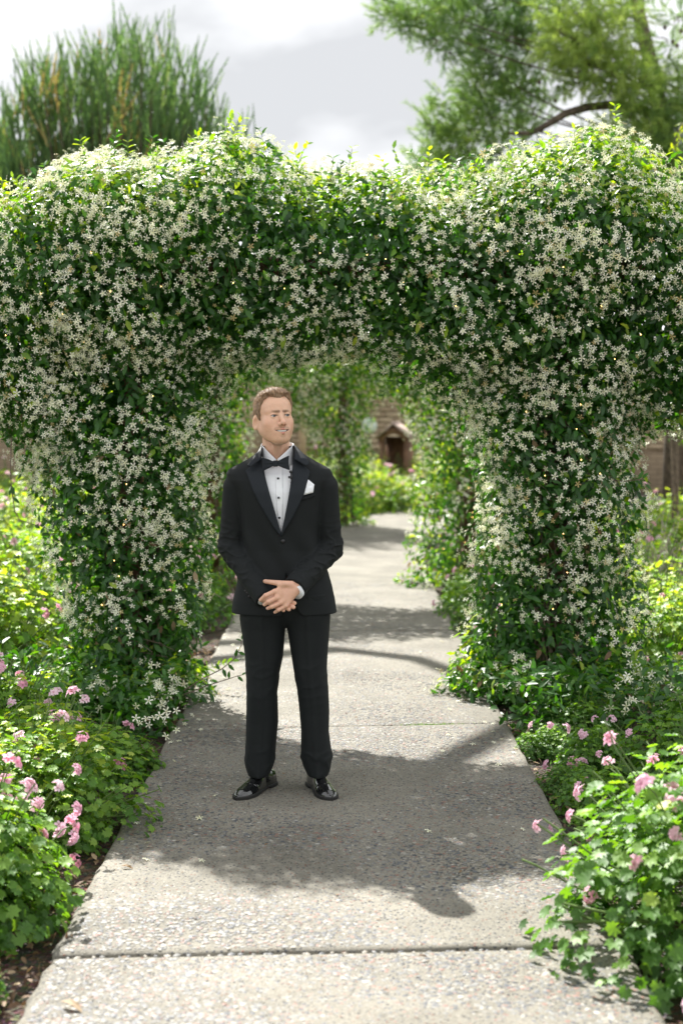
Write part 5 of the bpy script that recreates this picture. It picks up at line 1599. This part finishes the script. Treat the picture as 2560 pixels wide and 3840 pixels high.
def bvh(*parts):
    vv, ff, n = [], [], 0
    for v, q in parts:
        vv.append(v); ff.append(q + n); n += len(v)
    return BVHTree.FromPolygons(np.concatenate(vv).tolist(), np.concatenate(ff).tolist())
B_J = bvh((jv, jq), (sv, sq))
tvv, tqq = snet(lambda p: torso(p), (P(840, 2300, YM)[0], YM - .2, zof(2320)), (P(1280, 2300, YM)[0], YM + .1, zof(1650)), .007)
B_T = bvh((tvv, tqq))
def patch(name, poly, mat, parent, tree=B_J, off=.003, th=.003, step=5, Ydef=6.21, smoothn=2, puff=0.0, yfun=None):
    """thin piece of cloth lying on the surface below it; outline given in photograph pixels"""
    poly = np.asarray(poly, float)
    pts = []
    for a, b in zip(poly, np.roll(poly, -1, 0)):
        n = max(1, int(np.linalg.norm(b - a) / step))
        pts += [a + (b - a) * k / n for k in range(n)]
    nb = len(pts)
    x0, y0 = poly.min(0); x1, y1 = poly.max(0)
    for yy_ in np.arange(y0 + step / 2, y1, step):
        for xx_ in np.arange(x0 + step / 2, x1, step):
            # inside test
            c = False
            for (ax_, ay), (bx, by) in zip(poly, np.roll(poly, -1, 0)):
                if (ay > yy_) != (by > yy_) and xx_ < (bx - ax_) * (yy_ - ay) / (by - ay) + ax_: c = not c
            if c:
                q0 = np.array([xx_, yy_]); A_, B_ = poly, np.roll(poly, -1, 0); e_ = B_ - A_
                t_ = np.clip(np.sum((q0 - A_) * e_, 1) / np.sum(e_ * e_, 1), 0, 1)
                if np.min(np.linalg.norm(A_ + e_ * t_[:, None] - q0, axis=1)) > step * .75: pts.append(q0)
    vs_, es, fs, *_ = delaunay_2d_cdt([Vector((a, b)) for a, b in pts], [], [list(range(nb))], 1, 1e-4)
    co = Vector((0, 0, CAM_H)); W3 = []
    last = Ydef
    for v in vs_:
        d = Vector(P(v.x, v.y, 6.0)) - co; d.normalize()
        hit = tree.ray_cast(co + d * 4.5, d, 3.0)
        if hit[0] is not None and hit[0].y < YM + .06: last = hit[0].y; W3.append(last)
        else: W3.append(np.nan)
    W3 = np.array(W3)
    ok_ = np.where(~np.isnan(W3))[0]
    v2 = np.array([[v.x, v.y] for v in vs_])
    for i in np.where(np.isnan(W3))[0]:
        W3[i] = W3[ok_[np.argmin(np.linalg.norm(v2[ok_] - v2[i], axis=1))]] if len(ok_) else Ydef
    F = np.array([list(f) for f in fs])
    for _ in range(smoothn):
        S = W3.copy(); c = np.ones(len(W3))
        for f in F:
            for a in range(3): S[f[a]] += W3[f[(a + 1) % 3]]; c[f[a]] += 1
        W3 = np.minimum(S / c, W3 + .001)
    if yfun is not None: W3 = np.array([yfun(v.x, v.y) for v in vs_])
    edge = {}
    for f in F:
        for a in range(3):
            e = (f[a], f[(a + 1) % 3]); edge[e] = 1
    bd_ = [e for e in edge if (e[1], e[0]) not in edge]
    bset = set(i for e in bd_ for i in e)
    V_ = np.array([P(v.x, v.y, y_ - off - (0 if i in bset else puff)) for i, (v, y_) in enumerate(zip(vs_, W3))])
    Vk = V_ + np.array([0, th, 0])
    n = len(V_)
    nz = np.cross(V_[F[0, 1]] - V_[F[0, 0]], V_[F[0, 2]] - V_[F[0, 0]])
    if nz[1] > 0: F = F[:, ::-1]; bd_ = [(b, a) for a, b in bd_]
    Qe = np.array([[b, a, n + a, n + b] for a, b in bd_])
    return obj(name, mesh_from(name, np.concatenate([V_, Vk]), [F, F[:, ::-1] + n, Qe], smooth=False), mat, parent)

# lapels and collar of the jacket
patch('lapel', [(980, 1716), (986, 1755), (994, 1792), (1026, 1902), (1055, 2002), (1053, 2012), (1030, 1985), (1009, 1951), (975, 1895), (948, 1840), (920, 1764), (950, 1740)], MAT['satin'], jacket, tree=B_T, off=.011, th=.008)
patch('lapel', [(1099, 1716), (1096, 1752), (1085, 1849), (1067, 1943), (1053, 2004), (1056, 2012), (1070, 1985), (1099, 1939), (1137, 1861), (1163, 1768), (1130, 1738)], MAT['satin'], jacket, tree=B_T, off=.012, th=.008)
cyf = lambda x, y: np.interp(y, [1660, 1690, 1720, 1750], [6.345, 6.285, 6.243, 6.222])
patch('collar', [(982, 1670), (972, 1684), (950, 1715), (926, 1746), (938, 1752), (952, 1741), (980, 1722), (983, 1690)], MAT['satin'], jacket, off=.004, th=.012, yfun=cyf)
patch('collar', [(1101, 1664), (1112, 1676), (1140, 1703), (1159, 1737), (1148, 1746), (1130, 1737), (1100, 1720), (1101, 1690)], MAT['satin'], jacket, off=.004, th=.012, yfun=cyf)
ps = patch('pocket_square', [(1139, 1856), (1146, 1808), (1155, 1798), (1178, 1817), (1174, 1847)], MAT['shirt'], jacket, tree=B_T, off=.010, th=.006, puff=.003)
patch('fold', [(1144, 1851), (1152, 1828), (1177, 1818), (1174, 1847)], MAT['shirt'], ps, tree=B_T, off=.016, th=.005)
patch('pocket_welt', [(1126, 1866), (1180, 1849), (1182, 1861), (1128, 1879)], MAT['suit'], jacket, tree=B_T, off=.006, th=.005)
def disc_at(name, px, r_, mat, parent, th=.004, tree=B_J, up=.0):
    co = Vector((0, 0, CAM_H)); d = (Vector(P(px[0], px[1], 6.0)) - co).normalized()
    hit = tree.ray_cast(co + d * 4.5, d, 3.0)
    c = np.array(hit[0]) + np.array([0, -up, 0])
    mb = MB(); mb.tube([c + (0, .002, 0), c + (0, -th * .7, 0), c + (0, -th, 0)], [r_, r_, r_ * .7], 14)
    return obj(name, mb.mesh(name, False), mat, parent)
disc_at('button', (1061, 2029), .0095, MAT['blackbtn'], jacket, .008)
for px in ((921, 2216), (928, 2224), (935, 2236)): disc_at('cuff_button', px, .0062, MAT['blackbtn'], jacket, .005)
# shirt front
pk_ = patch('placket', [(1030, 1735), (1058, 1735), (1062, 1850), (1060, 1960), (1054, 1998), (1050, 1990), (1040, 1930), (1033, 1850)], MAT['shirt'], shirt, off=.0015, th=.003)
for px in ((1043, 1794), (1045, 1866), (1048, 1941)):
    b = disc_at('stud_setting', px, .0058, MAT['silver'], shirt, .006, up=.002); disc_at('stud', px, .0046, MAT['stud'], shirt, .008, up=.002)
# shirt collar: standing band and folded wings
mb = MB(); na = 48
ang = np.linspace(R(14), R(346), na)                     # gap at the throat
rows = []
for t in np.linspace(0, 1, 5):
    topz = np.interp(np.degrees(np.minimum(ang, 2 * math.pi - ang)), [14, 40, 75, 180], [zof(1722), zof(1698), zof(1668), zof(1655)])
    rad = .0700 + .009 * t
    rows.append(np.stack([NK[0] + rad * np.sin(ang), NK[1] - rad * np.cos(ang) * .97, topz - t * .052], -1))
Vc = np.concatenate(rows)
id_ = np.arange(5 * na).reshape(5, na)
mb.add(Vc, None, np.stack([id_[:-1, :-1], id_[1:, :-1], id_[1:, 1:], id_[:-1, 1:]], -1).reshape(-1, 4))
co_ = obj('shirt_collar', mb.mesh('shirt_collar', True), MAT['shirt'], shirt)
so_ = co_.modifiers.new('thick', 'SOLIDIFY'); so_.thickness = .003; so_.offset = 1
for poly in ([(984, 1672), (1036, 1724), (1016, 1752), (986, 1744)], [(1101, 1666), (1038, 1724), (1064, 1742), (1096, 1752)]):
    patch('collar_wing', poly, MAT['shirt'], shirt, off=.004, th=.003, yfun=lambda x, y: NK[1] - math.sqrt(max(.081 ** 2 - ((x - 1040) / 850) ** 2, .0008)) - (y - 1672) / 850 * .18)
# bow tie
BC = P(1033, 1738, 6.212)
def bow_sdf(p):
    q = (p - BC) @ rotm('Y', R(-2.5)).T.T
    x = np.abs(q[:, 0]); sgn = np.sign(q[:, 0])
    h = np.interp(x, [0, .012, .03, .055, .066], [.010, .0105, .020, .0305, .0315])
    t = np.interp(x, [0, .012, .03, .062], [.007, .007, .009, .0055])
    yy = q[:, 1] - .010 * (x / .06) ** 2 + .0016 * np.sin(q[:, 2] * 420 * (1.2 - x * 8)) * np.clip(1 - x / .05, 0, 1)
    zc = q[:, 2] - .004 * np.sin(x * 40) * 0
    wing = np.maximum(np.maximum(np.abs(zc) - h, np.abs(yy) - t), x - .0615 + .004 * np.cos(q[:, 2] / .03 * 1.5))
    knot = rbox(q, (0, -.004, 0), (.0105, .0095, .0135), .004)
    return smin(wing, knot, .0015)
bv, bq = snet(bow_sdf, BC - np.array([.08, .035, .05]), BC + np.array([.08, .04, .05]), .0016)
obj('bow_tie', mesh_from('bow_tie', relax(bv, bq, 2, .4), bq, smooth=True), MAT['satin'], person)
# shirt cuff showing at his left sleeve
fw = norm(SR[2] - SR[1])
sh0 = np.array([.006, 0, -.010])
mb = MB(); mb.tube([SR[2] - fw * .03 + sh0, SR[2] + fw * .004 + sh0, SR[2] + fw * .010 + sh0], [.040, .040, .0395], 26); obj('shirt_cuff', mb.mesh('shirt_cuff', True), MAT['shirt'], shirt)
fw = norm(SL[2] - SL[1])
mb = MB(); mb.tube([SL[2] - fw * .03, SL[2] - fw * .002], [.041, .041], 26); obj('shirt_cuff', mb.mesh('shirt_cuff', True), MAT['shirt'], shirt)

# trousers
LEGL = [(2220, 905, 1072, .112), (2319, 899, 1072, .108), (2353, 904, 1070, .104), (2457, 920, 1062, .096, -.01), (2525, 924, 1048, .089, -.02), (2594, 927, 1041, .084, -.03), (2698, 925, 1045, .081, -.035), (2770, 924, 1038, .081, -.045), (2835, 921, 1032, .086, -.055), (2862, 926, 1024, .088, -.06), (2888, 934, 1015, .088, -.065)]
LEGR = [(2220, 1068, 1240, .112), (2319, 1072, 1238, .108), (2353, 1076, 1236, .104), (2457, 1093, 1228, .096, -.01), (2500, 1100, 1226, .091, -.02), (2594, 1117, 1231, .084, -.03), (2663, 1124, 1235, .081, -.035), (2732, 1130, 1233, .081, -.045), (2828, 1129, 1246, .086, -.055), (2862, 1141, 1240, .088, -.06), (2888, 1154, 1232, .088, -.065)]
leg_l, leg_r = loft(LEGL, 2.15), loft(LEGR, 2.15)
def trouser_sdf(p):
    z = p[:, 2]
    rg = np.clip(1 - np.abs(wob(p * np.array([1, 1, 2.2]), 23, 20)), 0, 1) ** 3
    fold = -.005 * rg * np.exp(-((z - zof(2832)) / .05) ** 2) - .0025 * rg * np.exp(-((z - zof(2540)) / .12) ** 2)
    a = leg_l(p, 0, .005) + fold; b = leg_r(p, 0, .005) + fold
    hip = ell(p, J(1068, 2235), (.190, .115, .11))
    hip = smin(hip, ell(p, J(1073, 2300), (.055, .095, .055)), .03)
    return smin(np.minimum(a, b), hip, .02)
tv_, tq = snet(trouser_sdf, (P(890, 2300, YM)[0] - .05, YM - .20, .05), (P(1250, 2300, YM)[0] + .05, YM + .17, zof(2200)), .0045)
obj('trousers', mesh_from('trousers', relax(tv_, tq, 2, .35), tq, smooth=True), MAT['suit'], person)
# shoes
def make_shoe(heel, toe):
    heel, toe = np.array([*heel, 0.0]), np.array([*toe, 0.0])
    ux = norm(toe - heel); vx = np.array([-ux[1], ux[0], 0]); Ls = np.linalg.norm(toe - heel)
    k = Ls / .30
    loc = lambda p: np.stack([(p - heel) @ ux / k, (p - heel) @ vx, p[:, 2]], -1)
    def width(u): return np.interp(u, [-.002, .005, .02, .05, .11, .16, .205, .24, .265, .285, .296, .301], [.004, .020, .031, .0345, .0315, .040, .0475, .0465, .0405, .028, .014, .002])
    def upper(p):
        q = loc(p); u, v, z = q.T
        w = width(u + .0) - .0035
        h = np.interp(u, [.0, .015, .04, .08, .11, .135, .165, .20, .235, .265, .29], [.060, .075, .085, .100, .102, .092, .074, .059, .050, .043, .028])
        hh = np.maximum(h - .012, .01)
        d = ((np.abs(v) / np.maximum(w, .002)) ** 2.3 + (np.maximum(z - .012, 0) / hh) ** 2.3) ** (1 / 2.3) - 1
        d = d * np.minimum(np.maximum(w, .004), hh)
        # ridge of the facing and the toe seam
        d = d - .0022 * np.exp(-((np.abs(v) - .016) / .003) ** 2) * np.exp(-((u - .14) / .035) ** 4) - .0016 * np.exp(-((u - .205 + v * v * 12) / .004) ** 2)
        return np.maximum(np.maximum(d, .008 - z), np.maximum(-u + .003, u - .2975))
    def sole(p):
        q = loc(p); u, v, z = q.T
        low = np.interp(u, [.0, .078, .083, .16, .2, .30], [0, 0, .014, .010, .001, .004])
        return np.maximum(np.abs(v) - width(u) - .0015, np.maximum(np.maximum(low - z, z - .021), np.maximum(-u - .002, u - .3025)))
    lo_ = np.minimum(heel, toe) - np.array([.07, .07, .012]); hi_ = np.maximum(heel, toe) + np.array([.07, .07, .12])
    v1_, q1_ = snet(upper, lo_, hi_, .0026)
    sh_ = obj('shoe', mesh_from('shoe', relax(v1_, q1_, 3, .4), q1_, smooth=True), MAT['patent'], person)
    v2_, q2_ = snet(sole, lo_, hi_, .0026)
    obj('sole', mesh_from('sole', relax(v2_, q2_, 1, .3), q2_, smooth=True), MAT['sole'], sh_)
    for j, u in enumerate((.118, .132, .146, .160)):
        zt = np.interp(u, [.11, .135, .165], [.102, .092, .074]) + .0025
        mb = MB()
        pts = [heel + ux * (u + .004 * s) * k + vx * s * .017 + np.array([0, 0, zt - .006 * abs(s) ** 2]) for s in (-1, -.5, 0, .5, 1)]
        mb.tube(pts, .0022, 6); obj('lace', mb.mesh('lace', True), MAT['blackbtn'], sh_)
    mb = MB()
    for s in (-1, 1):
        c = heel + ux * .115 * k + np.array([0, 0, .106])
        mb.tube([c, c + vx * s * .012 + ux * .004 + (0, 0, .005), c + vx * s * .022 + ux * .010 + (0, 0, -.003), c + vx * s * .012 + ux * .012 + (0, 0, -.004), c + ux * .003], .0019, 5)
    obj('lace_bow', mb.mesh('lace_bow', True), MAT['blackbtn'], sh_)
make_shoe((-.304, 6.355), (-.456, 6.066))
make_shoe((-.141, 6.350), (-.040, 6.060))

# clip-on microphone on the lapel
mc = P(1092, 1775, 6.195)
mic = tag(empty('clip_microphone', mc), 'tiny black clip-on microphone with thin cable on the tuxedo lapel', 'microphone')
B_L = None
mb = MB(); mb.tube([mc + (-.002, .010, .006), mc + (-.002, -.006, .007), mc + (-.002, -.014, .007), mc + (-.002, -.017, .007)], [.004, .0072, .0068, .002], 12); obj('capsule', mb.mesh('capsule', True), MAT['blackbtn'], mic)
mb = MB(); mb.box(mc + (.0, .003, -.012), (.004, .006, .014)); mb.box(mc + (-.004, .000, -.017), (.009, .004, .005)); obj('clip', mb.mesh('clip'), MAT['blackbtn'], mic)
mb = MB(); mb.tube([mc + (.003, -.002, -.016), mc + (.006, -.004, -.026), mc + (.003, -.002, -.036), mc + (-.004, .004, -.040)], .0013, 5); obj('cable', mb.mesh('cable'), MAT['blackbtn'], mic)
